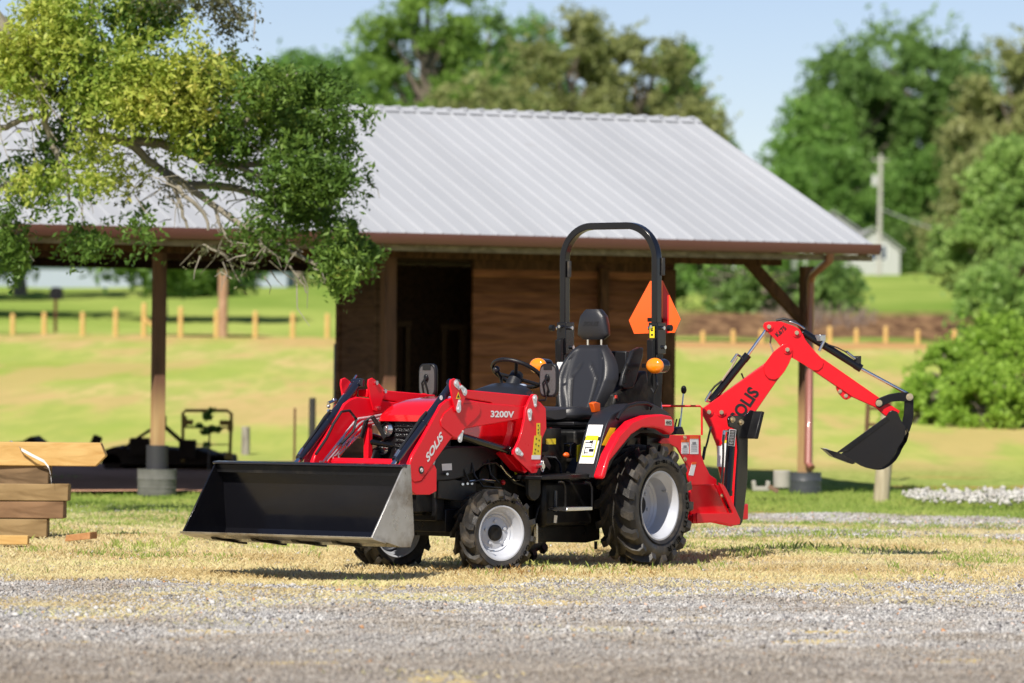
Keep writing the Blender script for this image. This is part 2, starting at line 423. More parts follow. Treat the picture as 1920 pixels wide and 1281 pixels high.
n.links.new(vo.outputs['Distance'], bp.inputs['Height']); n.links.new(bp.outputs['Normal'], b.inputs['Normal'])
def edge(x): return 28.15 + .40*math.sin(x*1.3+.4) + .24*math.sin(x*3.1+1.3) + .08*math.sin(x*7.1) + (.62*max(0, x-.3))
rows = []
for j in range(120):
    row = []
    for k in range(121):
        x = -12+24*k/120; e = edge(x)
        y = -30+(e+30)*(j/119)**.35
        row.append(V(x, y, gz(y)+bumpz(x, y)-.014 if j < 119 else gz(y)+bumpz(x, y)-.03))
    rows.append(row)
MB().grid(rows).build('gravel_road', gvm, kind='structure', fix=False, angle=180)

# loose stones: one object, nobody could count them
def stones(name, X, Y, Z, S, m, kind='stuff', flat=.7, **kw):
    N = len(X)
    base = np.array([(1,0,0),(-1,0,0),(0,1,0),(0,-1,0),(0,0,1),(0,0,-1)], dtype=np.float32)
    v = base[None]*(.7+.6*rs.rand(N, 6, 1)) + rs.normal(0, .18, (N, 6, 3))
    v *= S[:, None, None]; v[:, :, 2] *= flat
    a = rs.rand(N)*6.28; ca, sa = np.cos(a), np.sin(a)
    t = rs.normal(0, .5, N); ct, st_ = np.cos(t), np.sin(t)
    y1 = v[:, :, 1]*ct[:, None]-v[:, :, 2]*st_[:, None]; z1 = v[:, :, 1]*st_[:, None]+v[:, :, 2]*ct[:, None]
    x2 = v[:, :, 0]*ca[:, None]-y1*sa[:, None]; y2 = v[:, :, 0]*sa[:, None]+y1*ca[:, None]
    P = np.stack([x2+X[:, None], y2+Y[:, None], z1+Z[:, None]], 2).reshape(-1, 3)
    f = np.array([(0,2,4),(2,1,4),(1,3,4),(3,0,4),(2,0,5),(1,2,5),(3,1,5),(0,3,5)])
    F = (f[None]+(np.arange(N)*6)[:, None, None]).reshape(-1, 3)
    return raw_mesh(name, P, 0, m, faces=F, kind=kind, **kw)
def isl_mat(name, stops, rough=.85, patch=None):
    m = bpy.data.materials.new(name); m.use_nodes = True
    n = m.node_tree; b = n.nodes['Principled BSDF']; b.inputs['Roughness'].default_value = rough; b.inputs['Specular IOR Level'].default_value = .2
    g = n.nodes.new('ShaderNodeNewGeometry'); r = ramp(n, stops); n.links.new(g.outputs['Random Per Island'], r.inputs['Fac'])
    last = r.outputs['Color']
    if patch:
        tc = n.nodes.new('ShaderNodeTexCoord'); nn = noise(n, tc, patch[0], 5)
        last = mix(n, mrange(n, nn.outputs['Fac'], .42, .66, 0, patch[2]), last, patch[1])
        sy = n.nodes.new('ShaderNodeSeparateXYZ'); n.links.new(tc.outputs['Object'], sy.inputs[0])   # soil-mixed gravel nearest the camera, tree shade mixed into its darker colour
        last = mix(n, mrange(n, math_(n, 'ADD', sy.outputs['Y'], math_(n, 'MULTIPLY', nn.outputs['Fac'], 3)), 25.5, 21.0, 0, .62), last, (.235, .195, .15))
    n.links.new(last, b.inputs['Base Color'])
    return m
def bz(X, Y): return np.interp(Y, [p[0] for p in PROF], [p[1] for p in PROF])+0.012*np.sin(X*1.7+Y*.9)+0.008*np.sin(X*4.1-Y*2.3+1)+0.006*np.sin(Y*5.7+X*.8)-.014
def edge_np(x): return 28.15+.40*np.sin(x*1.3+.4)+.24*np.sin(x*3.1+1.3)+.08*np.sin(x*7.1)+.62*np.maximum(0, x-.3)
N = 130000
Y = 16.5+13.5*rs.rand(N)**.75; X = (rs.rand(N)*2-1)*(.128*Y+.25)
keep = Y < edge_np(X)+rs.normal(0, .28, N)
X, Y = X[keep], Y[keep]; S = .004+.010*rs.rand(len(X))**2.0+.012*(rs.rand(len(X)) > .988)+.006*(rs.rand(len(X)) > .96)
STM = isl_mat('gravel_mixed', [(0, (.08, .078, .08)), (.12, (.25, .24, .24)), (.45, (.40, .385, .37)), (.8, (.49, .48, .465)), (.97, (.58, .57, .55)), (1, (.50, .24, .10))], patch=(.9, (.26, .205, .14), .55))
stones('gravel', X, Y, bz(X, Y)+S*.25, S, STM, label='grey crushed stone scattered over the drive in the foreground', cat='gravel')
N = 9000
Y = 29+16*rs.rand(N); X = (rs.rand(N)*2-1)*(.125*Y+.3); S = .005+.011*rs.rand(N)**2
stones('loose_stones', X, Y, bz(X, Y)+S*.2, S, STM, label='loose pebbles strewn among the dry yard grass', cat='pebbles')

# white riprap at the right edge
N = 2600
c0 = gnd(1690, 948); X = c0.x+ .1+ rs.rand(N)**.8*4.5; 
Y = c0.y + rs.normal(0, 1.1, N) + .10*(X-c0.x); S = .015+.035*rs.rand(N)**1.5
hgt = .015+.03*np.clip((X-c0.x)/2.0, 0, 1.3)
stones('rock_heap', X, Y, hgt*rs.rand(N)*1.6+.01, S, isl_mat('white_limestone', [(0, (.36, .34, .31)), (1, (.56, .55, .52))]), flat=.75, label='low heap of white broken rock along the right edge of the yard', cat='rocks')

def strips(X, Y):
    w = .5*np.sin(X*.8)+.25*np.sin(X*2.3+1); r_ = np.clip((X-.6)/1.2, 0, 1)
    return r_*np.clip(np.exp(-((Y-38.0-w*.5)/.95)**4)*(.6+.4*np.sin(X*3)) + np.exp(-((Y-42.6-w)/1.6)**4)*.9, 0, 1)
N = 110000
Y = 36.5+8*rs.rand(N); X = .5+rs.rand(N)*5.5; kk = rs.rand(N) < strips(X, Y); X, Y = X[kk], Y[kk]; S = .007+.015*rs.rand(len(X))**2
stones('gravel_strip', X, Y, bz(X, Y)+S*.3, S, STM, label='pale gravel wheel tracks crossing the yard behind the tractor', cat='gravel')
# grass blades
def blades(name, X, Y, H, Wd, m, lean=.35, zf=None, **kw):
    N = len(X); a = rs.rand(N)*6.28; Wd = Wd*np.ones(N)
    z0 = (bz(X, Y) if zf is None else zf)
    dx = np.cos(a)*Wd/2; dy = np.sin(a)*Wd/2
    la = rs.rand(N)*6.28; L = H*lean*(.3+1.2*rs.rand(N)); lx, ly = np.cos(la)*L, np.sin(la)*L
    P = np.empty((N, 4, 3), dtype=np.float32)
    P[:, 0] = np.stack([X-dx, Y-dy, z0-.01], 1); P[:, 1] = np.stack([X+dx, Y+dy, z0-.01], 1)
    P[:, 2] = np.stack([X+dx*.7+lx*.35, Y+dy*.7+ly*.35, z0+H*.6], 1); P[:, 3] = np.stack([X+lx, Y+ly, z0+H], 1)
    F = (np.array([(0, 1, 2), (0, 2, 3)])[None]+(np.arange(N)*4)[:, None, None]).reshape(-1, 3)
    return raw_mesh(name, P.reshape(-1, 3), 0, m, faces=F, kind='stuff', **kw)
def gmat(name, stops, trans=.3):
    return leaf_mat(name, stops, trans=trans, rough=.7, patch=.8)
DRY = gmat('dry_grass', [(0, (.42, .30, .13)), (.3, (.62, .49, .24)), (.6, (.77, .67, .40)), (.85, (.68, .65, .32)), (1, (.44, .51, .15))])
GRN = gmat('green_grass', [(0, (.13, .22, .035)), (.4, (.29, .40, .08)), (.75, (.46, .53, .14)), (1, (.62, .58, .20))], .4)
N = 420000
u = rs.rand(N); Y = 27.9+14.5*u**1.2; X = (rs.rand(N)*2-1)*(.125*Y+.35)
dens = .5+.5*np.sin(X*2.1+Y*1.3)*np.sin(X*.8-Y*2.1+2)
keep = (Y > edge_np(X)+rs.normal(0, .45, N)-.15+.25*np.sin(X*5)-.5*(np.sin(X*1.9+1)*np.sin(X*.7+Y)>.45)) & (rs.rand(N) < .35+.65*dens) & (rs.rand(N) > .93*strips(X, Y))
X, Y = X[keep], Y[keep]
blades('dry_grass', X, Y, .008+.022*rs.rand(len(X))**1.6, .0035, DRY, lean=1.0, label='short straw coloured dry grass covering the worn yard', cat='dry grass')
N = 200000
Y = 28.6+27*rs.rand(N)**.8; X = (rs.rand(N)*2-1)*(.125*Y+.35)
g = (Y-34.2)/9 + .9*np.sin(X*1.3+Y*.55)*np.sin(X*.6-Y*1.1+.5)+.5*np.sin(X*3.3+Y*2.3)
bx_ = -(X-4.29)*math.cos(a_)-(Y-51.7)*math.sin(a_); by_ = -(X-4.29)*math.sin(a_)+(Y-51.7)*math.cos(a_)
keep = (rs.rand(N) < np.clip(g*.75, .012, 1)) & (Y > edge_np(X)+.2) & ~((bx_ > .8) & (by_ > 1.3)) & (rs.rand(N) > .9*strips(X, Y))
X, Y = X[keep], Y[keep]
tuft = .5+.5*np.sin(X*7+Y*3.1)*np.sin(X*3.7-Y*5.3)
blades('green_grass', X, Y, (.014+.03*rs.rand(len(X)))*(.6+.9*tuft), .0045, GRN, lean=.6, label='green grass growing toward the barn', cat='grass')
px_, py_ = [], []
for (a, b2, rx, ry, c) in [(90,1128,.5,.35,3000),(230,1140,.35,.3,1600),(320,1118,.4,.2,1300),(480,1108,.4,.2,1400),(700,1112,.5,.22,2200),(560,1130,.3,.2,700),(850,1120,.45,.2,1500),(1000,1104,.4,.2,1400),(1200,1112,.35,.2,900),(1400,1098,.4,.3,1600),(1600,1108,.5,.3,2200),(1850,1105,.4,.3,1500),(1720,1130,.3,.2,600),(1100,1180,.25,.15,250),(820,1262,.2,.1,160),(420,1165,.2,.15,200)]:
    p = gnd(a, b2); px_.append(p.x+rs.normal(0, rx, c)); py_.append(p.y+rs.normal(0, ry, c))
X = np.concatenate(px_); Y = np.concatenate(py_)
blades('straw_patches', X, Y, .006+.016*rs.rand(len(X))**1.6, .0035, DRY, lean=1.6, label='thin patches of flattened straw grass growing on the gravel edge', cat='dry grass')
# tufts: clumps of taller blades
cx, cy = [], []
for (px, py, rx, nn_) in [(215,1022,14,260),(275,1026,20,420),(330,1024,16,260),(60,1030,30,250),(520,1030,40,300),(590,1035,25,250),(1400,1040,40,600),(1500,1030,60,900),(1560,1034,40,700),(1620,1030,60,600),
        (1700,1030,40,420),(1800,1048,60,700),(1860,1050,50,500),(1680,1066,12,160),(1780,1015,30,320),(1470,1003,60,700),(1600,1002,60,700),(900,1080,40,90),(1000,1072,60,120),(1150,1066,70,160),(1240,1062,40,90),(1340,1058,60,260),(1810,1068,14,120),(120,900,60,500),(320,905,60,500),(700,1080,60,240)]:
    p = gnd(px, py); q = gnd(px+rx, py); w = abs(q.x-p.x)
    nn_ = int(nn_*.42)
    cx.append(p.x+rs.normal(0, w*.6, nn_)); cy.append(p.y+rs.normal(0, .35, nn_))
X = np.concatenate(cx); Y = np.concatenate(cy)
kk = Y > edge_np(X)-.05; X, Y = X[kk], Y[kk]
blades('grass_tufts', X, Y, .015+.055*rs.rand(len(X))**1.8, .005, GRN, lean=.5, label='taller green tufts standing out of the dry grass', cat='grass tufts')
# dead seed heads round the tyres
X = np.concatenate([rs.normal(gnd(px, 1078).x, .2, 70) for px in (860, 900, 960, 1010, 1060, 1180, 1230)]); Y = 28.9+rs.rand(len(X))*1.0+.3*(X > .2)
blades('dead_weeds', X, Y, .012+.05*rs.rand(len(X))**2, .005, gmat('dead_weed', [(0, (.22, .11, .03)), (1, (.42, .26, .09))]), lean=.4, label='brown dead weeds around the near tyres', cat='weeds')

# asphalt lane at the far side of the meadow
rm = mat('far_lane_asphalt', (.34, .35, .37), .8, var=.1, bump=.2)
MB().grid([[V(-120+240*k/30, y, gz(y)+.06) for k in range(31)] for y in (132.5, 134.5, 137)]).build('road', rm, kind='structure', fix=False)

# ------------------------------------------------------------------ barn
EX = Vector((-math.cos(a_), -math.sin(a_), 0)); EW = Vector((-math.sin(a_), math.cos(a_), 0))
BMx = Matrix(((EX.x, EW.x, 0, 4.29), (EX.y, EW.y, 0, 51.7), (0, 0, 1, 0), (0, 0, 0, 1)))   # left-handed: x runs left along the eave, y to the back
BF = Frame(BMx)
def B(x, y, z): return BMx @ V(x, y, z)
class BMB(MB):
    """builder fed with barn coordinates, kept relative to the barn's base"""
    pass
barn_o = B(6, 4, 0)
barn = empty('barn', barn_o, 'open-sided brown timber barn with pale ribbed metal roof behind the tractor', 'barn')
def bbuild(mb, name, m, parent=barn, **kw):
    mb.v = [tuple(BMx @ Vector(v) - barn_o) for v in mb.v]
    kw.setdefault('angle', 30)
    return mb.build(name, m, parent, **kw)
WD = wood_mat('brown_stained_wood', (.045, .020, .012), (.13, .06, .032), (1, 1, .25))
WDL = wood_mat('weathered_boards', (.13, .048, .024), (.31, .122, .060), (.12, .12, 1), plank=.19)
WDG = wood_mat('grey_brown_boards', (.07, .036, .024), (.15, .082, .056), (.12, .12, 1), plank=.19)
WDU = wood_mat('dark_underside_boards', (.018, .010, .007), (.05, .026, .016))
POSTM = bpy.data.materials.new('post_painted_sunlit_foot'); POSTM.use_nodes = True
n = POSTM.node_tree; b = n.nodes['Principled BSDF']; b.inputs['Roughness'].default_value = .8
tc = n.nodes.new('ShaderNodeTexCoord'); sp = n.nodes.new('ShaderNodeSeparateXYZ'); n.links.new(tc.outputs['Object'], sp.inputs[0])
nn = noise(n, tc, 9, 6, mapscale=(1, 1, .15)); rr = ramp(n, [(.3, (.075, .032, .020)), (.7, (.17, .075, .042))]); n.links.new(nn.outputs['Fac'], rr.inputs['Fac'])
r2 = ramp(n, [(.3, (.34, .19, .08)), (.7, (.50, .33, .16))]); n.links.new(nn.outputs['Fac'], r2.inputs['Fac'])
fz = mrange(n, math_(n, 'ADD', sp.outputs['Z'], math_(n, 'MULTIPLY', nn.outputs['Fac'], .5)), 1.55, 1.0)  # sunlight on the lower post painted in as paler orange wood
n.links.new(mix(n, fz, rr.outputs['Color'], r2.outputs['Color']), b.inputs['Base Color'])
ROOFM = bpy.data.materials.new('galvanised_roof_sheet'); ROOFM.use_nodes = True
n = ROOFM.node_tree; b = n.nodes['Principled BSDF']; tc = n.nodes.new('ShaderNodeTexCoord')
mp = n.nodes.new('ShaderNodeMapping'); mp.inputs['Rotation'].default_value = (0, 0, -a_); n.links.new(tc.outputs['Object'], mp.inputs['Vector'])
nn = n.nodes.new('ShaderNodeTexNoise'); nn.inputs['Scale'].default_value = 1.6; nn.inputs['Detail'].default_value = 5
m3 = n.nodes.new('ShaderNodeMapping'); m3.inputs['Scale'].default_value = (.9, .25, .3); n.links.new(mp.outputs['Vector'], m3.inputs['Vector']); n.links.new(m3.outputs['Vector'], nn.inputs['Vector'])
rr = ramp(n, [(.25, (.345, .36, .385)), (.75, (.395, .41, .435))]); n.links.new(nn.outputs['Fac'], rr.inputs['Fac'])
sx = n.nodes.new('ShaderNodeSeparateXYZ'); n.links.new(mp.outputs['Vector'], sx.inputs[0])
wn = n.nodes.new('ShaderNodeTexWhiteNoise'); wn.noise_dimensions = '1D'; n.links.new(math_(n, 'FLOOR', math_(n, 'DIVIDE', sx.outputs['X'], .916)), wn.inputs['W'])
hs = n.nodes.new('ShaderNodeHueSaturation'); n.links.new(rr.outputs['Color'], hs.inputs['Color']); n.links.new(mrange(n, wn.outputs['Value'], 0, 1, .97, 1.03), hs.inputs['Value'])
st_n = noise(n, tc, 2.2, 8); n.links.new(mix(n, mrange(n, st_n.outputs['Fac'], .62, .8, 0, .14), hs.outputs['Color'], (.20, .15, .11)), b.inputs['Base Color'])
b.inputs['Metallic'].default_value = .0; b.inputs['Roughness'].default_value = .6
EZ, RZ, RY, L0 = 2.92, 4.62, 4.72, 14.5
slope = (RZ-EZ)/RY
# ribbed sheet: raised ribs every 0.229 m
def roof_sheet(side):
    mb = MB(); prof = []
    x = 0.0
    while x < L0:
        prof += [(x, 0), (x+.075, 0), (x+.088, .020), (x+.106, .020), (x+.119, 0)]
        x += .229
    top = []; bot = []
    if side == 0: y0, z0, y1, z1 = -.05, EZ-.05*slope, RY, RZ
    else: y0, z0, y1, z1 = 2*RY, EZ, RY, RZ
    rows = [[V(x, y0+(y1-y0)*t, z0+(z1-z0)*t+h+.02) for x, h in prof] for t in (0, .33, .66, 1)]
    mb.grid(rows)
    mb.grid([[p-V(0, 0, .03) for p in r] for r in (rows[0], rows[-1])])
    mb.grid([[p for p in rows[0]], [p-V(0, 0, .03) for p in rows[0]]])
    bbuild(mb, 'roof', ROOFM, fix=False, angle=20)
roof_sheet(0); roof_sheet(1)
mb = MB()
x = 0
while x < L0:
    mb.box((x+.097, RY, RZ+.045), (.05, .16, .035)); x += .229
mb.prism([V(0, RY-.16, RZ-.02), V(0, RY, RZ+.05), V(0, RY+.16, RZ-.02)], (L0, 0, 0))
bbuild(mb, 'ridge_cap', ROOFM)
GUTM = mat('brown_enamel_gutter', (.13, .048, .042), .4, coat=.3, var=.1)
mb = MB().prism([V(-.03, -.19, EZ-.0), V(-.03, -.06, EZ-.0), V(-.03, -.05, EZ-.125), V(-.03, -.15, EZ-.125), V(-.03, -.18, EZ-.07)], (L0, 0, 0))
bbuild(mb, 'gutter', GUTM)
# fascia, soffit edge, rafters, purlins under the sheet
mb = MB().box((L0/2, -.005, EZ-.165), (L0, .035, .07))
bbuild(mb, 'fascia_board', wood_mat('pale_weathered_fascia', (.16, .12, .08), (.34, .27, .19), (.2, 1, 1)))
mb = MB()
for i in range(25):
    x = .05+i*.6
    mb.prism([V(x, .0, EZ-.04), V(x, RY, RZ-.04), V(x, RY, RZ-.20), V(x, .0, EZ-.18)], (.045, 0, 0))
    mb.prism([V(x, 2*RY, EZ-.04), V(x, RY+.001, RZ-.04), V(x, RY+.001, RZ-.20), V(x, 2*RY, EZ-.18)], (.045, 0, 0))
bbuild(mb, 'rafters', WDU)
mb = MB()
for s in (0, 1):
    rows = [[V(x, (RY-.0)*(0 if s == 0 else 2) + (RY*t if s == 0 else -RY*t), EZ+(RZ-EZ)*t-.03) for x in (0.02, L0)] for t in (0, 1)]
    mb.grid(rows)
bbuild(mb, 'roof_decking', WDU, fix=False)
YB = 0.95        # front post row
mb = MB().box((L0/2+.3, YB, EZ-.14), (L0-.9, .16, .22)).box((L0/2+.3, 2*RY-.9, EZ-.085), (L0-.9, .14, .10))
bbuild(mb, 'eave_beam', WD)
# back board under the far eave keeps the sky out between the rafters
mb = MB().box((L0/2, 2*RY-.02, EZ-.12), (L0, .04, .24)); bbuild(mb, 'fascia_board', WDU)
def bpost(px, wpx=None, y=YB, size=.135, z0=-.1, z1=EZ-.25, name='post', m=POSTM):
    p = BF.Y(px, 700, y)
    mb = MB().box((p.x, y, (z0+z1)/2), (size, size, z1-z0)); bbuild(mb, name, m, bevel=.008); return p.x
xl = bpost(297); xr = bpost(1511, size=.14); xm = bpost(727, size=.15)
bpost(297.5, y=2*RY-.9, size=.11); bpost(1000, y=2*RY-.9); bpost(-200); bpost(-190, y=2*RY-.9)
# brace on the right post
p0 = BF.Y(1402, 488, YB); p1 = BF.Y(1508, 606, YB)
dv = (p1-p0).normalized(); pn = V(-dv.z, 0, dv.x)*.065
mb = MB().prism([p0+pn-V(0,.05,0), p0-pn-V(0,.05,0), p1-pn-V(0,.05,0), p1+pn-V(0,.05,0)], (0, .1, 0)); bbuild(mb, 'brace', WD, bevel=.006)
# downspout with its elbows
pts = [BF.Y(1557, 472, -.10), BF.Y(1556, 488, -.08), BF.Y(1525, 514, YB-.30), BF.Y(1520, 530, YB-.14), BF.Y(1515, 868, YB-.14), BF.Y(1522, 878, YB-.22)]
DSM = mat('brown_enamel_downspout', (.30, .11, .09), .4, coat=.2)
mb = MB(); mb.tube(pts, .048, n=8); bbuild(mb, 'downspout', DSM, angle=50)
# enclosed stall
YE, YD = 1.25, 2.56
xa = BF.Y(1262, 600, YE).x; xb = BF.Y(885, 600, YE).x; xc = BF.Y(740, 600, YE).x; xd = xm+.05
mb = MB().box(((xa+xb)/2, YE, 1.28), (xb-xa, .05, 2.56)); bbuild(mb, 'front_wall', WDL)
# overlap edges of the boards as real laps
mb = MB()
for k in range(13):
    z = .19*k+.19
    mb.prism([V(xa, YE-.026, z), V(xa, YE-.042, z+.01), V(xa, YE-.026, z+.19)], (xb-xa, 0, 0))
bbuild(mb, 'lap_boards', WDL)
mb = MB().box(((xa+xb)/2, YE, 2.62), (xb-xa, .07, .16)); bbuild(mb, 'wall_header', WD)
for px, w in ((1130, .11), (1252, .16)):
    x = BF.Y(px, 600, YE-.08).x
    bbuild(MB().box((x, YE-.09, 1.3), (w, .1, 2.6)), 'wall_post', WD, bevel=.006)
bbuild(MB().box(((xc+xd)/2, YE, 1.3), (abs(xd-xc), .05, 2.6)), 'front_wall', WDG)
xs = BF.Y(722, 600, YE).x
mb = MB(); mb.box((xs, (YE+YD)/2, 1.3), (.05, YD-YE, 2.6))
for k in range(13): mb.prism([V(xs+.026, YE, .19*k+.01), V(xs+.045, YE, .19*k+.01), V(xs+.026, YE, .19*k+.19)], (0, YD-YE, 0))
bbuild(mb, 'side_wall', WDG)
bbuild(MB().box((xs, YD+.05, 1.3), (.12, .12, 2.6)), 'wall_post', WDG, bevel=.006)
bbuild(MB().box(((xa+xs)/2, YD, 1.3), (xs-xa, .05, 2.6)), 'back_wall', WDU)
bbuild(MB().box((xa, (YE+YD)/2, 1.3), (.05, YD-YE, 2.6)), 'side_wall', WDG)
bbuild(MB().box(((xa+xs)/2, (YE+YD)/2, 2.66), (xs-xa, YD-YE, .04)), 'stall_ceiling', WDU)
# door frames standing inside the dark opening
for pxa, pxb, ptop in ((738, 762, 612), (830, 866, 618)):
    x1 = BF.Y(pxa, 700, 1.9).x; x2 = BF.Y(pxb, 700, 1.9).x; zt = BF.Y(pxa, ptop, 1.9).z
    mb = MB().box((x1, 1.9, zt/2), (.06, .08, zt)).box((x2, 1.9, zt/2), (.06, .08, zt)).box(((x1+x2)/2, 1.9, zt+.03), (abs(x2-x1)+.1, .08, .07))
    bbuild(mb, 'inner_door_frame', wood_mat('pale_frame_wood', (.03, .015, .009), (.055, .03, .016)))
# earth floor in the shade
mb = MB().grid([[V(x, y+.12*math.sin(x*2.3)*(y < 2), -.05 if y < 9 else gz(BMx.translation.y+y-.5*x)+.03) for x in np.linspace(.9, L0-.3, 40)] for y in np.linspace(1.3, 11.5, 14)])
mb.v = [tuple(BMx @ Vector(v)) for v in mb.v]
mb.build('earth_floor', mat('packed_earth', (.64, .38, .25), .95, spec=.0, var=.35, var_scale=1.5, bump=.5, bump_scale=12), kind='structure', fix=False)
# blue pipe leaning at the stall corner
p = BF.Y(643, 645, YD+.1); q = BF.Y(642, 760, YD+.1)
mb = MB(); mb.tube([BMx @ V(p.x+.02, p.y+.1, 0), BMx @ V(p.x+.02, p.y+.1, p.z)], .055, n=12)
mb.build('pipe', mat('grey_blue_pipe', (.15, .20, .26), .4), label='grey blue upright pipe at the left corner of the stall', cat='pipe')
p = BF.Y(660, 645, YD+.1)
mb = MB(); mb.box(BMx @ V(p.x, p.y-.35, p.z/2), (.14, .06, p.z)); mb.build('black_panel', BLKM, bevel=.02, label='narrow black panel leaning on the stall side wall beside the pipe', cat='panel')

# post footings (lift-away tubs)
def tub(name, px, py0, py1, wpx, y, m, label, cat, ring=False, lid=False):
    c = BF.Y(px, py1, y); h = BF.Y(px, py0, y).z
    cw = BMx @ c; r = wpx/FPX*cw.y/2
    h += .08; mb = MB(); M_ = Matrix.Translation((cw.x, cw.y, -.09)) @ Matrix.Rotation(PI/2, 4, 'X')
    prof = [(0, r*.97), (h*.1, r), (h*.28, r*.98), (h*.3, r*1.01), (h*.33, r*.98), (h*.6, r*.99), (h*.62, r*1.015), (h*.65, r*.99), (h, r*1.0), (h, r*.9), (h*.9, r*.88), (h*.88, 0.001)]
    mb.lathe(prof, M_, 28)
    return mb.build(name, m, label=label, cat=cat, fix=True)
CONC = mat('weathered_concrete', (.34, .32, .28), .9, var=.25, var_scale=6, bump=.3)
DTUB = mat('black_tub_plastic', (.05, .055, .065), .45, var=.3)
tub('post_footing', 294, 878, 918, 74, YB, mat('dark_ringed_concrete', (.12, .12, .11), .8, var=.5, var_scale=8, bump=.3), 'dark ringed round footing at the foot of the left barn post', 'footing')
p = BF.Y(295, 845, YB); bbuild(MB().cyl((p.x, YB, .2), (p.x, YB, .48), .125, n=20), 'post_sleeve', mat('dark_rubber_sleeve', (.03, .03, .035), .6))
tub('plastic_tub', 1509, 884, 916, 62, YB, DTUB, 'black round tub around the foot of the right barn post', 'tub')
c = at(1466, 915, 49.6); mb = MB().cyl(c, c+V(0, 0, .2), .10, .10, 20); mb.build('concrete_cylinder', CONC, bevel=.01, label='short pale concrete cylinder beside the black tub', cat='concrete block')
c = at(1428, 921, 49.4); mb = MB()
for a0 in range(1):
    mb.prism([c+V(-.1, 0, 0), c+V(.09, 0, 0), c+V(.1, 0, .11), c+V(.06, 0, .12), c+V(.05, 0, .05), c+V(-.06, 0, .05), c+V(-.07, 0, .12), c+V(-.11, 0, .11)], (0, .2, 0))
mb.build('concrete_block', CONC, bevel=.008, label='U shaped pale concrete block lying left of the concrete cylinder', cat='concrete block')
c = at(1450, 922, 49.2); MB().box(c+V(0, 0, .03), (.12, .1, .05), Matrix.Rotation(.5, 3, 'Y')).build('brick', mat('brown_brick', (.2, .12, .08), .9, var=.3), bevel=.006, label='small brown brick tilted in front of the concrete cylinder', cat='brick')

# ------------------------------------------------------------------ timbers on the left
def beam(px_r, py0, py1, m, label, x_off=0, cut=0, yaw=0, d=34.9, length=2.6, depth=.24):
    z0 = at(px_r, py1, d).z; z1 = at(px_r, py0, d).z; xr = at(px_r, (py0+py1)/2, d).x
    h = z1-z0
    prof = [V(-length, 0, 0), V(-cut, 0, 0), V(cut*.8, 0, h*.45) if cut else V(0, 0, h*.5), V(-cut*.2, 0, h), V(-length, 0, h)]
    mb = MB().prism(prof, (0, depth, 0))
    o = mb.build('timber', m, bevel=.007, label=label, cat='timber', group='stacked timbers at the left edge')
    o.location = (xr, d, z0); o.rotation_euler = (0, 0, yaw); return o
TY = wood_mat('fresh_yellow_timber', (.46, .27, .09), (.62, .42, .17), (.25, 1, 1), streak=14)
TG = wood_mat('dark_treated_timber', (.075, .048, .026), (.24, .16, .09), (.25, 1, 1), streak=12)
TG2 = wood_mat('olive_treated_timber', (.17, .11, .05), (.34, .24, .12), (.25, 1, 1), streak=12)
TB = wood_mat('brown_treated_timber', (.13, .075, .04), (.28, .17, .095), (.25, 1, 1), streak=12)
beam(190, 831, 875, TY, 'fresh yellow timber with angled end, topmost of the stack', cut=.045, yaw=.03)
beam(91, 872, 909, TG, 'dark weathered timber second from the top of the stack', yaw=-.02)
beam(128, 908, 940, TG2, 'olive brown timber third from the top, sticking out furthest below the top one', yaw=.01)
beam(119, 941, 973, TB, 'brown timber fourth from the top of the stack', yaw=-.01)
beam(88, 974, 1008, TG2, 'short brown timber with a knot at the bottom of the stack', yaw=.015)
p = gnd(52, 1022)
mb = MB().box((-.9, .06, .035), (1.8, .12, .07)); o = mb.build('timber', TY, bevel=.006, label='thin pale board lying on the grass under the front of the stack', cat='board', group='stacked timbers at the left edge'); o.location = (p.x, p.y, 0)
p = gnd(145, 1016); mb = MB().prism([V(-.10, 0, 0), V(.10, 0, .02), V(.10, 0, .075), V(-.09, 0, .05)], (.04, .16, 0)); o = mb.build('wood_block', wood_mat('cut_block_wood', (.36, .17, .07), (.5, .27, .12)), bevel=.004, label='small reddish cut wood block lying alone on the dry grass', cat='wood block'); o.location = p
# white strap hanging over the top timber
sp = [at(14, 831, 34.86), at(40, 843, 34.84), at(62, 855, 34.82), at(82, 865, 34.83), at(91, 876, 34.84), at(95, 892, 34.84), at(96, 905, 34.84)]
mb = MB()
rows = [[p+V(0, -.006, .012), p+V(.004, -.006, -.012)] for p in sp]
rows[0] = [sp[0]+V(-.01, .2, .016), sp[0]+V(.01, .2, .016)]
mb.grid(rows); mb.grid([[a+V(0, .004, 0), b_+V(0, .004, 0)] for a, b_ in rows])
mb.build('strap', WHITE, label='white plastic strap over the topmost yellow timber', cat='strap')

# ------------------------------------------------------------------ rusty implements left of the tractor
RUST = mat('rusty_iron', (.14, .075, .035), .85, var=.5, var_scale=6, bump=.4)
RUSTY = mat('rusty_yellow_iron', (.42, .27, .07), .8, var=.4, var_scale=8)
SOOT = mat('dark_oily_iron', (.040, .028, .020), .8, spec=.1, var=.6)
Dm = 58.0
def P(px, py, d=Dm): return at(px, py, d)
imp = empty('mower_deck', gnd(300, 885), 'dark rusty farm implement deck lying behind the left barn post', 'implement')
io = imp.location.copy()
def ib(mb, name, m, **kw):
    mb.v = [tuple(Vector(v)-io) for v in mb.v]; return mb.build(name, m, imp, **kw)
top = [P(190, 846), P(212, 838), P(240, 842), P(270, 838), P(330, 843), P(370, 842), P(395, 852), P(430, 856), P(432, 872), P(190, 872)]
ib(MB().prism(top, (0, 1.6, 0)), 'deck', SOOT, bevel=.02)
ib(MB().tube([P(308, 780), P(309, 800), P(345, 832)], .03, n=6), 'lever', SOOT)
ib(MB().tube([P(232, 842), P(252, 826), P(282, 806)], .022, n=6), 'lever', SOOT)
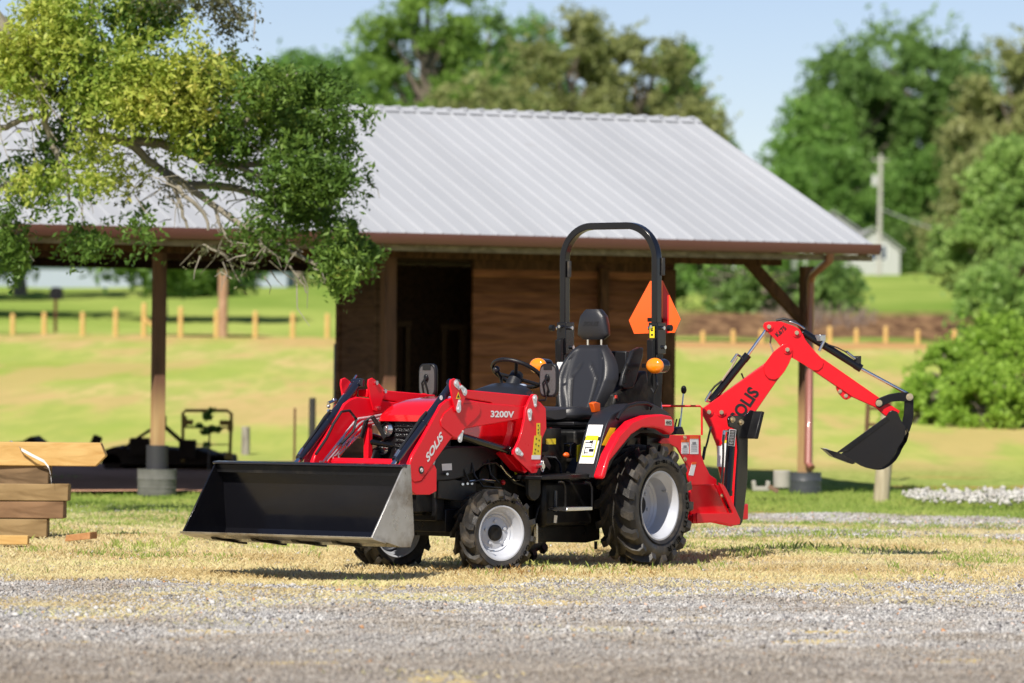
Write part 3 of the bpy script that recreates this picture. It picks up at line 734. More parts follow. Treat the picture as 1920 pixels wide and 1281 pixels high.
ib(MB().box(P(352, 843), (.22, .3, .26)), 'gearbox', SOOT, bevel=.02)
ib(MB().box(P(262, 838), (.26, .3, .24)), 'housing', SOOT, bevel=.02); ib(MB().box(P(180, 828), (.12, .2, .16), Matrix.Rotation(.4, 3, 'Y')), 'hitch', SOOT, bevel=.02)
ib(MB().cyl(P(210, 868), P(210, 868)+V(0, 1.4, 0), .12), 'roller', SOOT); ib(MB().cyl(P(410, 868), P(410, 868)+V(0, 1.4, 0), .12), 'roller', SOOT)
fr = empty('implement_stand', gnd(390, 885), 'rusty yellow tubular frame standing upright behind the implement deck', 'frame')
io2 = fr.location.copy()
def fb(mb, name, m=RUSTY):
    mb.v = [tuple(Vector(v)-io2) for v in mb.v]; return mb.build(name, m, fr)
fb(MB().tube([P(343, 866), P(343, 775), P(348, 770), P(426, 770), P(434, 776), P(433, 800), P(431, 858)], .022, n=8), 'frame_tube')
fb(MB().tube([P(345, 801), P(432, 802)], .014, n=6).tube([P(345, 833), P(430, 834)], .008, n=6), 'cross_tube')
for c_, s_ in ((P(353, 792), (.13, .06, .07)), (P(421, 793), (.13, .06, .07)), (P(432, 800), (.07, .08, .12)), (P(429, 856), (.1, .1, .08)), (P(346, 790), (.06, .08, .14))): fb(MB().box(c_, s_), 'bracket')
p = gnd(36, 900); mb = MB().prism([P(0, 832), P(40, 828), P(58, 818), P(76, 832), P(76, 850), P(0, 850)], (0, 1, 0)); mb.build('scrap_iron', SOOT, bevel=.02, label='dark low scrap iron behind the stack of timbers', cat='scrap iron')
# weathered short posts in the meadow
def stake(px, py0, py1, wpx, d, m, label, tilt=0, grp='old weathered posts in the meadow', name='wooden_post'):
    a = at(px, py0, d); z0 = gz(d)-.1; r = wpx/FPX*d/2
    mb = MB().cyl(V(0, 0, 0), V(tilt, 0, a.z-z0), r, r*.92, 12)
    o = mb.build(name, m, bevel=.01, label=label, cat='post', group=grp); o.location = (a.x-tilt, d, z0); return o
GP = wood_mat('grey_split_post', (.16, .14, .12), (.38, .35, .30), (1, 1, .2))
stake(461, 800, 870, 17, 64, GP, 'short grey weathered post between the rusty frame and the loader')
stake(586, 746, 870, 14, 62, mat('charred_post', (.035, .033, .03), .8, var=.6, var_scale=3), 'dark post with pale top just left of the loader cylinder')
stake(553, 765, 870, 5, 62, RUST, 'thin rusty stake left of the dark post')
stake(1667, 770, 910, 31, 49.5, wood_mat('pale_grey_post', (.30, .25, .17), (.48, .42, .30), (1, 1, .2)), 'thick leaning grey post under the backhoe bucket', tilt=.09)
rk = empty('feed_rack', gnd(1640, 860), 'rusty ladder-like rack standing behind the backhoe bucket', 'rack'); ro = rk.location.copy()
mb = MB().tube([P(1622, 870), P(1628, 752)], .03, n=6); mb.v = [tuple(Vector(v)-ro) for v in mb.v]; mb.build('rail', RUST, rk)
mb = MB().tube([P(1668, 870), P(1668, 752)], .03, n=6); mb.v = [tuple(Vector(v)-ro) for v in mb.v]; mb.build('rail', RUST, rk)
mb = MB()
for y in (766, 796, 826): mb.tube([P(1624, y), P(1668, y)], .022, n=6)
mb.v = [tuple(Vector(v)-ro) for v in mb.v]; mb.build('rungs', RUST, rk)

# ------------------------------------------------------------------ new fence posts by the lane
FY = wood_mat('fresh_fence_pine', (.50, .31, .10), (.66, .46, .18), (1, 1, .2))
f0 = None
fl = [(24,588,645),(83,585,643),(155,585,640),(217,577,637),(270,568,637),(339,575,633),(406,580,635),(479,583,637),(549,586,637),(614,588,638),
      (1318,620,668),(1375,618,668),(1428,618,667),(1490,616,667),(1556,612,664),(1606,616,664),(1661,612,668),(1721,618,664),(1790,618,664)]
desc = ['far left', 'second', 'third', 'fourth', 'fifth', 'sixth', 'seventh', 'eighth', 'ninth', 'tenth']
for i, (px, y0, y1) in enumerate(fl):
    a = at(px, y0, 129.5); z0 = gz(129.5)-.1; h = a.z-z0
    mb = MB().cyl((0, 0, 0), (0, 0, h-.05), .075, .07, 10).cyl((0, 0, h-.05), (0, 0, h), .07, .045, 10)
    side = 'left' if i < 10 else 'right'
    k = i if i < 10 else i-10
    lab = ('%s yellow fence post from the left, in the meadow seen left of the stall' % ['first','second','third','fourth','fifth','sixth','seventh','eighth','ninth','tenth'][k]) if i < 10 else \
          ('%s yellow fence post from the left, in the meadow seen right of the stall' % ['first','second','third','fourth','fifth','sixth','seventh','eighth','ninth'][k])
    if i == 4: lab = 'tallest pale fence post with a slanting brace at its foot, beside the left barn post'
    o = mb.build('fence_post', FY, label=lab, cat='fence post', group='new fence posts along the lane'); o.location = (a.x, 129.5, z0)
    if i == 4:
        br = MB().cyl((.02, -.05, .62), (.62, -.05, .12), .06, .06, 8).build('brace', FY, o)
# wooden utility pole beyond the left meadow
a = at(419, 500, 131.5); mb = MB().cyl((0, 0, 0), (0, 0, 7.5), .15, .12, 14)
o = mb.build('utility_pole', wood_mat('weathered_pole', (.30, .17, .10), (.46, .30, .19), (1, 1, .2)), label='brown wooden pole rising out of the left meadow behind the barn', cat='utility pole'); o.location = (a.x, 131.5, gz(131.5)-.1); o.rotation_euler = (0, 0, 0)
# mailbox
mbx = empty('mailbox', V(at(104, 600, 139).x, 139, gz(139)), 'dark mailbox on a post across the lane on the left', 'mailbox')
MB().box((0, 0, .55), (.1, .1, 1.1)).build('post', WD, mbx)
MB().prism([V(-.2, 0, 1.1), V(.2, 0, 1.1), V(.2, 0, 1.4), V(.1, 0, 1.5), V(-.1, 0, 1.5), V(-.2, 0, 1.4)], (0, .5, 0)).build('box', BLKM, mbx)

# ------------------------------------------------------------------ houses
def facade_house(name, x0, x1, yf, depth, zbase, zwall, zroof, wallm, roofm, label, gable='front', windows=(), over=.4):
    e = empty(name, V((x0+x1)/2, yf, zbase), label, 'house')
    cx = (x0+x1)/2; w = (x1-x0)/2; hw = zwall-zbase; hr = zroof-zbase
    if gable == 'front':
        MB().prism([V(-w, 0, 0), V(w, 0, 0), V(w, 0, hw), V(0, 0, hr-.1), V(-w, 0, hw)], (0, depth, 0)).build('wall', wallm, e)
        k = (hr-hw)/w
        for s in (-1, 1):
            MB().prism([V(0, -over, hr), V(s*(w+over), -over, hw-k*over), V(s*(w+over), -over, hw-k*over+.15), V(0, -over, hr+.15)], (0, depth+2*over, 0)).build('roof', roofm, e)
    else:
        MB().box((0, depth/2, hw/2), (2*w, depth, hw)).build('wall', wallm, e)
        MB().prism([V(-w-over, -over, hw-.05), V(-w-over, depth/2, hr), V(-w-over, depth+over, hw-.05)], (2*w+2*over, 0, 0)).build('roof', roofm, e)
    for (wx0, wx1, wz0, wz1) in windows:
        f = MB().box(((wx0+wx1)/2, -.03, (wz0+wz1)/2), (wx1-wx0+.2, .05, wz1-wz0+.2)).build('window', WHITE, e)
        MB().box(((wx0+wx1)/2, -.06, (wz0+wz1)/2), (wx1-wx0, .03, wz1-wz0)).build('pane', mat('window_glass', (.03, .05, .09), .1), f)
    return e
SIDE = mat('pale_siding', (.40, .41, .40), .7, var=.05)
SIDE2 = mat('white_siding_shade_toned', (.34, .39, .47), .7, var=.06, var_scale=.3)  # white siding greyed and blued: dappled tree shade put into the base colour
SHING = mat('grey_shingles', (.30, .30, .31), .8, var=.15)
D = 430.0
q = lambda px, py, d=D: at(px, py, d)
facade_house('house', q(1586, 515).x, q(1687, 515).x, D, 12, q(1640, 517).z, q(1687, 466).z, q(1636, 428).z, SIDE, SHING, 'pale gabled house on the rise right of the barn roof', windows=[(-.3, 1.3, 1.6, 3.0)])
facade_house('house', q(1500, 515, 445).x, q(1622, 515, 445).x, 445, 14, q(1600, 517, 445).z, q(1622, 440, 445).z, q(1572, 398, 445).z, SIDE, SHING, 'taller pale gable wing just behind the pale house, mostly hidden by the barn roof')
# long white building on the left behind the barn
wb = facade_house('outbuilding', at(-420, 540, 192).x, at(330, 540, 192).x, 192, 9, gz(192)-.2, at(0, 484, 192).z, at(0, 440, 192).z, SIDE2, SHING, 'long white building seen under the left part of the barn roof', gable='side')
wb['category'] = 'building'
wb = facade_house('outbuilding', at(462, 540, 196).x, at(538, 540, 196).x, 196, 7, gz(196)-.2, at(0, 488, 196).z, at(0, 460, 196).z, SIDE2, SHING, 'small white shed seen through the hanging twigs left of the stall', gable='side')
wb['category'] = 'shed'

# right-hand utility pole with transformer and wire
e = empty('utility_pole', V(q(1648, 500, 400).x, 400, gz(400)), 'grey utility pole with transformer in front of the right trees', 'utility pole')
zt = q(1650, 290, 400).z-gz(400)
GPOL = mat('grey_pole_wood', (.42, .40, .37), .8, var=.2)
MB().cyl((0, 0, 0), (.08, 0, zt), .22, .17, 10).build('pole', GPOL, e)
MB().cyl((-.45, 0, zt-2.9), (-.45, 0, zt-1.9), .27, .27, 12).build('transformer', mat('transformer_grey', (.5, .5, .5), .5), e)
MB().box((0, 0, zt-.5), (1.5, .1, .12)).build('crossarm', GPOL, e)
w0 = q(1652, 392, 400)-e.location; w1 = q(1960, 452, 380)-e.location
mb = MB(); mb.tube([w0+(w1-w0)*(i/12)+V(0, 0, -1.0*math.sin(PI*i/12)) for i in range(13)], .045, n=5); mb.build('wire', mat('wire', (.35, .35, .35), .5), e)
HAZE = 0
# ------------------------------------------------------------------ trees
BARK = mat('grey_bark', (.17, .14, .11), .9, var=.4, var_scale=3, bump=.5, bump_scale=8)
BARKL = mat('pale_lichen_bark', (.24, .215, .17), .9, var=.45, var_scale=7, bump=.5, bump_scale=20)
def leaf_cloud(blobs, size, dens_shell=.65, up=.3):
    """blobs: (centre, (rx,ry,rz), count). Leaves sit in sub-clumps inside each blob, so gaps stay open."""
    Vs = []
    for c, r, cnt in blobs:
        c = np.array(c, dtype=np.float64); r = np.array(r if hasattr(r, '__len__') else (r, r, r), dtype=np.float64)
        k = max(8, int(cnt/26))
        d = rs.normal(size=(k, 3)); d /= np.linalg.norm(d, axis=1)[:, None]
        sub = c + d*r*(rs.rand(k, 1)**.45)
        idx = rs.randint(0, k, cnt)
        sr = (r.mean()*.30)*(.5+rs.rand(k)*.8)
        dd = rs.normal(size=(cnt, 3)); dd /= np.linalg.norm(dd, axis=1)[:, None]
        p = sub[idx] + dd*(sr[idx]*rs.rand(cnt)**(1/2.2))[:, None]*np.array([1.1, 1.1, .75])
        Vs.append(p)
    P = np.concatenate(Vs); N = len(P)
    nrm = rs.normal(size=(N, 3)); nrm[:, 2] += up; nrm /= np.linalg.norm(nrm, axis=1)[:, None]
    a = rs.normal(size=(N, 3)); u = np.cross(nrm, a); u /= np.linalg.norm(u, axis=1)[:, None]; v = np.cross(nrm, u)
    s = size*(.6+.8*rs.rand(N))[:, None]
    Q = np.empty((N, 4, 3), dtype=np.float32)
    Q[:, 0] = P+u*s; Q[:, 1] = P+v*s*.55; Q[:, 2] = P-u*s; Q[:, 3] = P-v*s*.55
    F = np.arange(N*4).reshape(-1, 4)
    return Q.reshape(-1, 3), F
def twig_cloud(blobs, size, per=10, length=.26, droop=.35, voids=None):
    """leaves set along many short drooping twigs"""
    Cs = []; Rs = []
    for c, r, cnt in blobs:
        k = max(2, cnt//per); d = rs.normal(size=(k, 3)); d /= np.linalg.norm(d, axis=1)[:, None]
        Cs.append(np.array(c)+d*np.array(r)*(rs.rand(k, 1)**.42)); Rs.append(d)
    C_ = np.concatenate(Cs); D_ = np.concatenate(Rs)+rs.normal(0, .6, (len(C_), 3)); D_[:, 2] -= droop*.5; D_ /= np.linalg.norm(D_, axis=1)[:, None]
    if voids is not None:
        dm = np.min(np.linalg.norm(C_[:, None]-voids[None, :, :3], axis=2)/voids[None, :, 3], axis=1); kp = dm > 1; C_ = C_[kp]; D_ = D_[kp]
    K = len(C_); t = rs.rand(K, per)[:, :, None]; L = (length*(.5+rs.rand(K)))[:, None, None]
    P = C_[:, None]+D_[:, None]*t*L+rs.normal(0, size*1.1, (K, per, 3)); P[:, :, 2] -= (t[:, :, 0]**2)*droop*L[:, :, 0]
    P = P.reshape(-1, 3); N = len(P)
    nrm = rs.normal(size=(N, 3)); nrm[:, 2] += .5; nrm /= np.linalg.norm(nrm, axis=1)[:, None]
    u = np.cross(nrm, rs.normal(size=(N, 3))); u /= np.linalg.norm(u, axis=1)[:, None]; v = np.cross(nrm, u); sz = size*(.6+.8*rs.rand(N))[:, None]
    Q = np.empty((N, 4, 3), dtype=np.float32); Q[:, 0] = P+u*sz*1.25; Q[:, 1] = P+v*sz*.5; Q[:, 2] = P-u*sz*1.25; Q[:, 3] = P-v*sz*.5
    return Q.reshape(-1, 3), np.arange(N*4).reshape(-1, 4)
def limb(mb, a, b, r0, r1, wob=.08, seg=7):
    a = Vector(a); b = Vector(b); L = (b-a).length
    pts = [a]
    for i in range(1, seg):
        pts.append(a+(b-a)*(i/seg)+Vector([rnd.gauss(0, wob*L*.35) for _ in range(3)]))
    pts.append(b); mb.tube(pts, r0, n=7, r2=r1)
def far_tree(px, ytop, wpx, ybase, d, m, label, n=9000, leaf=.145, name='oak_tree', grp='trees beyond the barn', shape='round', low=.22, seed=1, lobes=24, holes=1.0, trunk_vis=True, depth=.7):
    global rnd, rs
    rnd = random.Random(seed); rs = np.random.RandomState(seed)
    base = V(at(px, 600, d).x, d, gz(d)-.2)
    ztop = at(px, ytop, d).z; H = ztop-base.z; Wd = wpx/FPX*d/2
    e = empty(name, base, label, 'tree', grp)
    blobs = []; mbk = MB(); tr = H*.022+.12
    topk = H*.8 if shape == 'pine' else H*.55
    mbk.tube([V(0, 0, 0), V(rnd.uniform(-.2, .2), 0, H*.25), V(rnd.uniform(-.4, .4), 0, topk)], tr*1.2, n=9, r2=tr*.5)
    for i in range(lobes):
        t = (i+.5)/lobes
        if shape == 'pine':
            z = H*(.35+.62*t); rad = Wd*(1.05-.75*t)*rnd.uniform(.4, 1.0); br = Wd*rnd.uniform(.22, .38)*(1.15-.5*t)
            ang = i*2.4
        elif shape == 'cone':
            z = H*(.12+.80*t); rad = Wd*(1.0-.85*t)*.75; br = Wd*(.5-.3*t); ang = i*2.4
        else:
            z = H*(low+(1-low)*t*.86); k = math.sin(min(1, (t*.85+.15))*PI*.86)**.7
            rad = Wd*(.30+.55*rnd.random())*k; br = Wd*rnd.uniform(.30, .52); ang = i*2.4+rnd.uniform(-.4, .4)
        c = V(math.cos(ang)*rad, math.sin(ang)*rad*depth, min(z, H-br*.55))
        if shape == 'pine': rr = (br*1.35, br*1.2, br*.55)
        else: rr = (br, br, br*.78)
        blobs.append((c, rr, int(3.0*n/lobes*(.6+.8*rnd.random()))))
        limb(mbk, (0, 0, max(H*.12, c.z*.72)), c, tr*.42, tr*.1, wob=.06)
    Q, F = leaf_cloud([(c, r, int(k*.5)) for c, r, k in blobs], leaf)
    Q2, F2 = twig_cloud([(c, tuple(x*1.12 for x in ((r,)*3 if not hasattr(r, '__len__') else r)), int(k*.35)) for c, r, k in blobs], leaf, per=9, length=Wd*.22, droop=.25)
    Q = np.concatenate([Q, Q2]).reshape(-1, 4, 3); cc = Q.mean(1)
    # openings in the crown where sky and limbs show
    nv = 44 if shape != 'pine' else 16
    va = rs.rand(nv)*6.28; vr = rs.rand(nv)**.5*Wd*.95; vz = H*(low+.05+(1-low)*rs.rand(nv)*.95)
    vc = np.stack([np.cos(va)*vr, np.sin(va)*vr*depth, vz], 1); vs_ = Wd*(.10+.17*rs.rand(nv))*holes
    keep = np.ones(len(cc), bool)
    for q_, r_ in zip(vc, vs_): keep &= (((cc-q_)*np.array([1, .45, 1.15]))**2).sum(1) > r_*r_
    Q = Q[keep]; raw_mesh('crown', Q.reshape(-1, 3), 0, m, parent=e, faces=np.arange(len(Q)*4).reshape(-1, 4))
    mbk.build('trunk', BARK, e, fix=False)
    return e
LD = leaf_mat('dark_oak_leaves', [(0, (.095, .19, .045)), (.5, (.175, .30, .075)), (1, (.28, .42, .12))], 0.5, patch=.12)
LM = leaf_mat('mid_green_leaves', [(0, (.12, .24, .05)), (.5, (.21, .38, .08)), (1, (.31, .50, .13))], 0.5, patch=.12)
LO = leaf_mat('olive_leaves', [(0, (0.217, 0.261, 0.087)), (0.5, (0.348, 0.377, 0.145)), (1, (0.493, 0.493, 0.217))], 0.5, patch=.12)
LP = leaf_mat('pine_needles', [(0, (0.149, 0.257, 0.047)), (0.5, (0.257, 0.405, 0.081)), (1, (0.378, 0.513, 0.121))], 0.5, patch=.12)
LB = leaf_mat('bright_green_leaves', [(0, (.20, .35, .045)), (.5, (.34, .52, .075)), (1, (.46, .64, .13))], 0.5, patch=.3)
LF = leaf_mat('light_feathery_needles', [(0, (.20, .34, .08)), (.5, (.33, .50, .13)), (1, (.46, .62, .20))], .5, patch=.3)
far_tree(560, 66, 170, 560, 235, LM, 'rounded bright green tree left of the pine, low behind the oak branch', seed=21, n=9000)
far_tree(650, 70, 150, 560, 250, LM, 'low green tree between the oak branch and the tall pine', seed=22, n=8000)
far_tree(618, 72, 230, 560, 228, LM, 'broad green tree filling the skyline left of the pine', seed=38, n=10000, holes=.5)
far_tree(505, 98, 150, 560, 243, LM, 'green tree just behind the tip of the oak branch', seed=39, n=7000, holes=.5)
far_tree(430, 175, 190, 560, 240, LM, 'green tree showing through the oak branch above the barn ridge', seed=23, n=7000)
far_tree(795, -60, 330, 560, 215, LP, 'tall loose pine with bare trunk rising left of the barn ridge centre', name='pine_tree', shape='pine', seed=24, n=13000, lobes=24)
far_tree(905, -25, 200, 560, 245, LD, 'dark green tree just right of the tall pine', seed=25, n=11000)
far_tree(985, -5, 200, 560, 262, LM, 'mid green tree behind the dark one at the top of the photo', seed=35, n=9000)
far_tree(1065, -20, 250, 560, 225, LO, 'pale olive tree above the middle of the barn ridge', seed=26, n=13000, lobes=20)
far_tree(1190, 22, 240, 560, 230, LO, 'olive brown tree left of the bright green one above the ridge end', seed=27, n=13000, lobes=20)
far_tree(1268, 40, 130, 560, 250, LM, 'bright green narrow tree at the right end of the centre group', seed=28, n=8000)
far_tree(1290, 165, 150, 560, 228, LO, 'low olive tree behind the right end of the ridge', seed=29, n=8000)
far_tree(1345, 225, 70, 560, 260, LD, 'small dark tree peeping over the sloping roof edge', seed=30, n=6000)
far_tree(900, 130, 260, 560, 205, LO, 'low olive tree filling in just above the barn ridge', seed=36, n=9000)
far_tree(730, 120, 200, 560, 240, LM, 'low green tree at the foot of the tall pine', seed=37, n=8000)
# right-hand group
R_ = 'trees on the right horizon'
far_tree(1525, 160, 170, 520, 470, LM, 'leftmost tree of the right group, light green beside the sky gap', seed=41, grp=R_, n=13000, leaf=.33, low=.12, lobes=22)
far_tree(1610, 75, 260, 520, 480, LD, 'dark oak with sky showing between its limbs, second in the right group', seed=42, grp=R_, n=16000, leaf=.36, lobes=24)
far_tree(1745, 35, 330, 520, 490, LD, 'highest dark tree of the right group', seed=43, grp=R_, n=20000, leaf=.38, lobes=28)
far_tree(1905, 60, 270, 520, 455, LO, 'olive tall tree at the right edge of the photo', seed=44, grp=R_, n=16000, leaf=.36, low=.1, lobes=24)
far_tree(1560, 270, 190, 520, 455, LM, 'low green tree behind the pale house roof', seed=45, grp=R_, n=10000, leaf=.31, low=.1)
far_tree(1700, 300, 210, 520, 465, LM, 'low green tree behind the right utility pole', seed=46, grp=R_, n=11000, leaf=.31, low=.2)
far_tree(1478, 292, 110, 520, 465, LM, 'low light green tree beside the sloping roof edge', seed=47, grp=R_, n=9000, leaf=.31, low=.05)
far_tree(1830, 300, 200, 520, 440, LO, 'low olive tree above the bright pine on the right', seed=48, grp=R_, n=10000, leaf=.31, low=.05)
far_tree(1760, 400, 150, 520, 450, LD, 'dark shady tree right of the pale house', seed=49, grp=R_, n=9000, leaf=.31, low=.02)
far_tree(1425, 335, 90, 520, 475, LD, 'dark tree hugging the sloping roof edge', seed=50, grp=R_, n=7000, leaf=.31, low=.05)
far_tree(1655, 380, 120, 520, 462, LM, 'small green tree directly behind the pale house gable', seed=51, grp=R_, n=6000, leaf=.31, low=.05)
# pine on the right, nearer, and the bright thicket below it
N_ = 'nearer greenery on the right'
far_tree(1905, 270, 260, 620, 150, LF, 'light green pine leaning in from the right edge', name='pine_tree', shape='pine', seed=61, grp=N_, n=16000, leaf=.12, lobes=30)
far_tree(1890, 470, 170, 620, 140, LF, 'low green tree under the leaning pine', seed=62, grp=N_, n=8000, leaf=.11, low=.03)
def bush(px, ytop, wpx, d, label, seed, m=LB, n=9000, leaf=.05):
    e = far_tree(px, ytop, wpx, 0, d, m, label, name='bush', grp='bright green thicket on the right', seed=seed, n=n, leaf=leaf, low=.02, lobes=34, trunk_vis=False)
    e['category'] = 'bush'; return e
bush(1880, 590, 210, 82, 'big bright green bush at the right edge', 71, n=14000)
bush(1790, 640, 150, 80, 'bright green bush left of the big one, right of the backhoe bucket', 72, n=10000)
bush(1735, 710, 130, 78, 'low leafy bush nearest the backhoe bucket', 73, n=8000)
bush(1850, 690, 160, 76, 'low bright bush in front of the big one', 74, n=9000)
bush(1915, 720, 120, 77, 'low bush in the right edge corner of the thicket', 75, n=6000)
bush(1580, 775, 130, 90, 'low weedy bush right of the downspout', 76, n=5000)
bush(1450, 785, 120, 92, 'low weedy bush between the backhoe boom and the right barn post', 77, n=5000)
bush(1680, 790, 120, 88, 'low weedy bush behind the rusty rack', 78, n=5000)
# spreading dark tree behind the right side of the barn
far_tree(1420, 470, 330, 0, 168, LD, 'dark spreading tree seen under the barn eave on the right', seed=81, name='cedar_tree', n=17000, leaf=.14, low=.10, lobes=26, grp='trees across the lane')
far_tree(1545, 500, 110, 0, 170, LD, 'small dark tree right of the downspout under the eave', seed=82, name='cedar_tree', n=6000, leaf=.18, low=.05, grp='trees across the lane')
far_tree(1300, 455, 130, 0, 215, LM, 'lighter green tree behind the spreading dark one', seed=83, n=8000, leaf=.17, low=.3, grp='trees across the lane')
far_tree(390, 430, 170, 0, 178, LD, 'dark small tree in front of the white building', seed=84, n=7000, leaf=.2, low=.25, grp='trees across the lane')
far_tree(38, 240, 300, 0, 176, LD, 'oak with dark trunk standing before the white building on the left', seed=85, n=9000, leaf=.17, low=.55, grp='trees across the lane')
far_tree(-30, 260, 260, 0, 170, LD, 'oak with dark trunk at the very left edge', seed=86, n=7000, leaf=.17, low=.55, grp='trees across the lane')
far_tree(240, 265, 260, 0, 205, LD, 'oak shading the lawn behind the white building', seed=87, n=8000, leaf=.17, low=.5, grp='trees across the lane')
far_tree(520, 270, 200, 0, 215, LM, 'green tree behind the small white shed', seed=88, n=8000, leaf=.17, low=.25, grp='trees across the lane')
# small sapling by the rusty frame, weeds at the stall
rs = np.random.RandomState(5); rnd = random.Random(5)
s0 = gnd(392, 880); e = empty('sapling', V(at(392, 800, 57).x, 57, 0), 'little green sapling growing behind the rusty frame', 'sapling')
Q, F = leaf_cloud([(V(0, 0, .55), (.16, .16, .26), 300)], .04); raw_mesh('foliage', Q, 0, LM, parent=e, faces=F)
MB().tube([V(0, 0, 0), V(.01, 0, .6)], .012, n=5).build('stem', BARK, e)
# brushy dead twigs on the bank behind the backhoe
tw = MB()
for i in range(220):
    p = at(rnd.uniform(1440, 1640), rnd.uniform(585, 640), rnd.uniform(150, 164)); p.z = gz(p.y)
    tw.tube([p, p+V(rnd.gauss(0, .25), rnd.gauss(0, .25), rnd.uniform(.15, .65))], .02, n=3, caps=False, r2=.012)
tw.build('brushwood', mat('dry_twig', (.20, .15, .12), .9), label='grey dry brush on the bank across the lane', cat='brush', kind='stuff', fix=False)

# light summer haze: an even volume round everything
hz_m = bpy.data.materials.new('haze_air'); hz_m.use_nodes = True; n = hz_m.node_tree; n.nodes.remove(n.nodes['Principled BSDF'])
pv = n.nodes.new('ShaderNodeVolumePrincipled'); pv.inputs['Color'].default_value = (.86, .92, 1, 1); pv.inputs['Density'].default_value = HAZE
n.links.new(pv.outputs[0], n.nodes['Material Output'].inputs['Volume'])
if HAZE: MB().box((0, 1700, 38), (4600, 3800, 82)).build('haze', hz_m, kind='stuff')
# the live oak whose branch hangs in from the left
rs = np.random.RandomState(3); rnd = random.Random(3)
DO = 41.0
ob = V(-9.4, DO+1.0, 0)
oak = empty('live_oak', ob, 'live oak with its leafy lichened branch hanging into the upper left', 'tree')
LY = leaf_mat('new_leaves_sunlit_tone', [(0, (.16, .29, .04)), (.35, (.36, .47, .08)), (.7, (.57, .62, .13)), (.93, (.70, .64, .17)), (1, (.70, .34, .10))], .5, patch=1.2)  # sunlit part of the crown put into a lighter yellow-green leaf colour
LG = leaf_mat('mature_leaves_shaded_tone', [(0, (.055, .115, .022)), (.5, (.11, .20, .035)), (.9, (.20, .31, .055)), (1, (.34, .36, .07))], .42, patch=1.2)  # shaded part of the crown put into a darker leaf colour
def o_(px, py, dd=0): return at(px, py, DO+dd)-ob
wood = MB()
paths = [([(-260, 620, 1), (-230, 300, .6), (-120, 110, .3), (-30, 30, 0), (20, 70, 0), (60, 84, 0)], .13, .08),
         ([(-340, 900, 1), (-300, 640, 1), (-260, 600, 1)], .26, .2),
         ([(20, 70, 0), (50, 110, 0), (70, 160, -.1), (84, 215, -.1), (96, 268, 0)], .06, .03),
         ([(60, 84, 0), (112, 96, .1), (150, 128, .1), (166, 190, 0), (163, 225, 0), (186, 256, 0), (240, 268, .1), (290, 310, .2), (345, 345, .2), (400, 385, .1), (470, 432, 0), (540, 470, 0), (600, 500, -.1)], .072, .018),
         ([(112, 96, .1), (160, 118, .3), (210, 140, .4), (260, 170, .4), (330, 185, .5), (400, 160, .5)], .06, .018),
         ([(240, 268, .1), (300, 268, .3), (370, 295, .3), (440, 310, .3), (520, 300, .4), (590, 250, .4), (640, 200, .3)], .055, .015),
         ([(370, 295, .3), (430, 260, .1), (500, 190, 0), (540, 140, 0)], .04, .012),
         ([(290, 310, .2), (325, 350, 0), (340, 395, 0), (352, 428, 0)], .026, .012),
         ([(305, 318, .2), (345, 365, -.2), (382, 400, -.2), (390, 432, -.2)], .026, .012),
         ([(345, 345, .2), (420, 350, .5), (500, 370, .5), (570, 400, .4), (640, 440, .3), (680, 480, .3)], .045, .012),
         ([(440, 310, .3), (520, 340, .2), (600, 345, .1), (660, 330, .1)], .03, .01),
         ([(470, 432, 0), (495, 470, -.2), (478, 495, -.2), (455, 490, -.2)], .018, .007),
         ([(400, 385, .1), (430, 450, 0), (520, 480, 0), (560, 520, 0), (575, 550, 0)], .02, .006),
         ([(380, 460, .1), (420, 480, 0), (450, 530, 0)], .014, .005),
         ([(84, 215, -.1), (40, 225, 0), (0, 240, 0), (-60, 200, .2)], .03, .03),
         ([(96, 268, 0), (120, 320, 0), (130, 380, .1)], .03, .01), ([(70, 160, 0), (120, 190, .3), (200, 240, .3)], .03, .01),
         ([(-230, 300, .6), (-60, 380, .4), (20, 430, .3)], .06, .02), ([(-60, 380, .4), (60, 330, .3), (160, 340, .2), (240, 330, .2)], .035, .01),
         ([(-120, 110, .3), (60, -60, .2), (250, -70, .2), (400, -20, .2), (450, 40, .1)], .07, .012),
         ([(165, 118, .3), (170, 40, .2), (178, -30, .2)], .03, .02)]
for pts, r0, r1 in paths:
    P_ = [o_(*p) for p in pts]; sm = []
    for i in range(len(P_)-1):
        for k in range(4):
            t = k/4; a0 = P_[max(i-1, 0)]; a1 = P_[i]; a2 = P_[i+1]; a3 = P_[min(i+2, len(P_)-1)]
            sm.append(.5*((2*a1)+(a2-a0)*t+(2*a0-5*a1+4*a2-a3)*t*t+(3*a1-a0-3*a2+a3)*t**3)+Vector((rnd.gauss(0, .006), 0, rnd.gauss(0, .006))))
    sm.append(P_[-1]); wood.tube(sm, r0, n=8, r2=r1)
trunk = MB(); trunk.tube([V(0, 0, 0), V(.1, 0, 1.2), o_(-340, 900, 1), o_(-300, 640, 1)], .42, n=14, r2=.26)
trunk.tube([o_(-300, 640, 1), V(-.6, .5, 4.2), V(-1.6, 1.5, 7.5)], .24, n=10, r2=.1); trunk.tube([V(0, 0, 2.6), V(1.0, 2, 5), V(1.0, 3.6, 8)], .2, n=10, r2=.08)
trunk.build('trunk', BARK, oak)
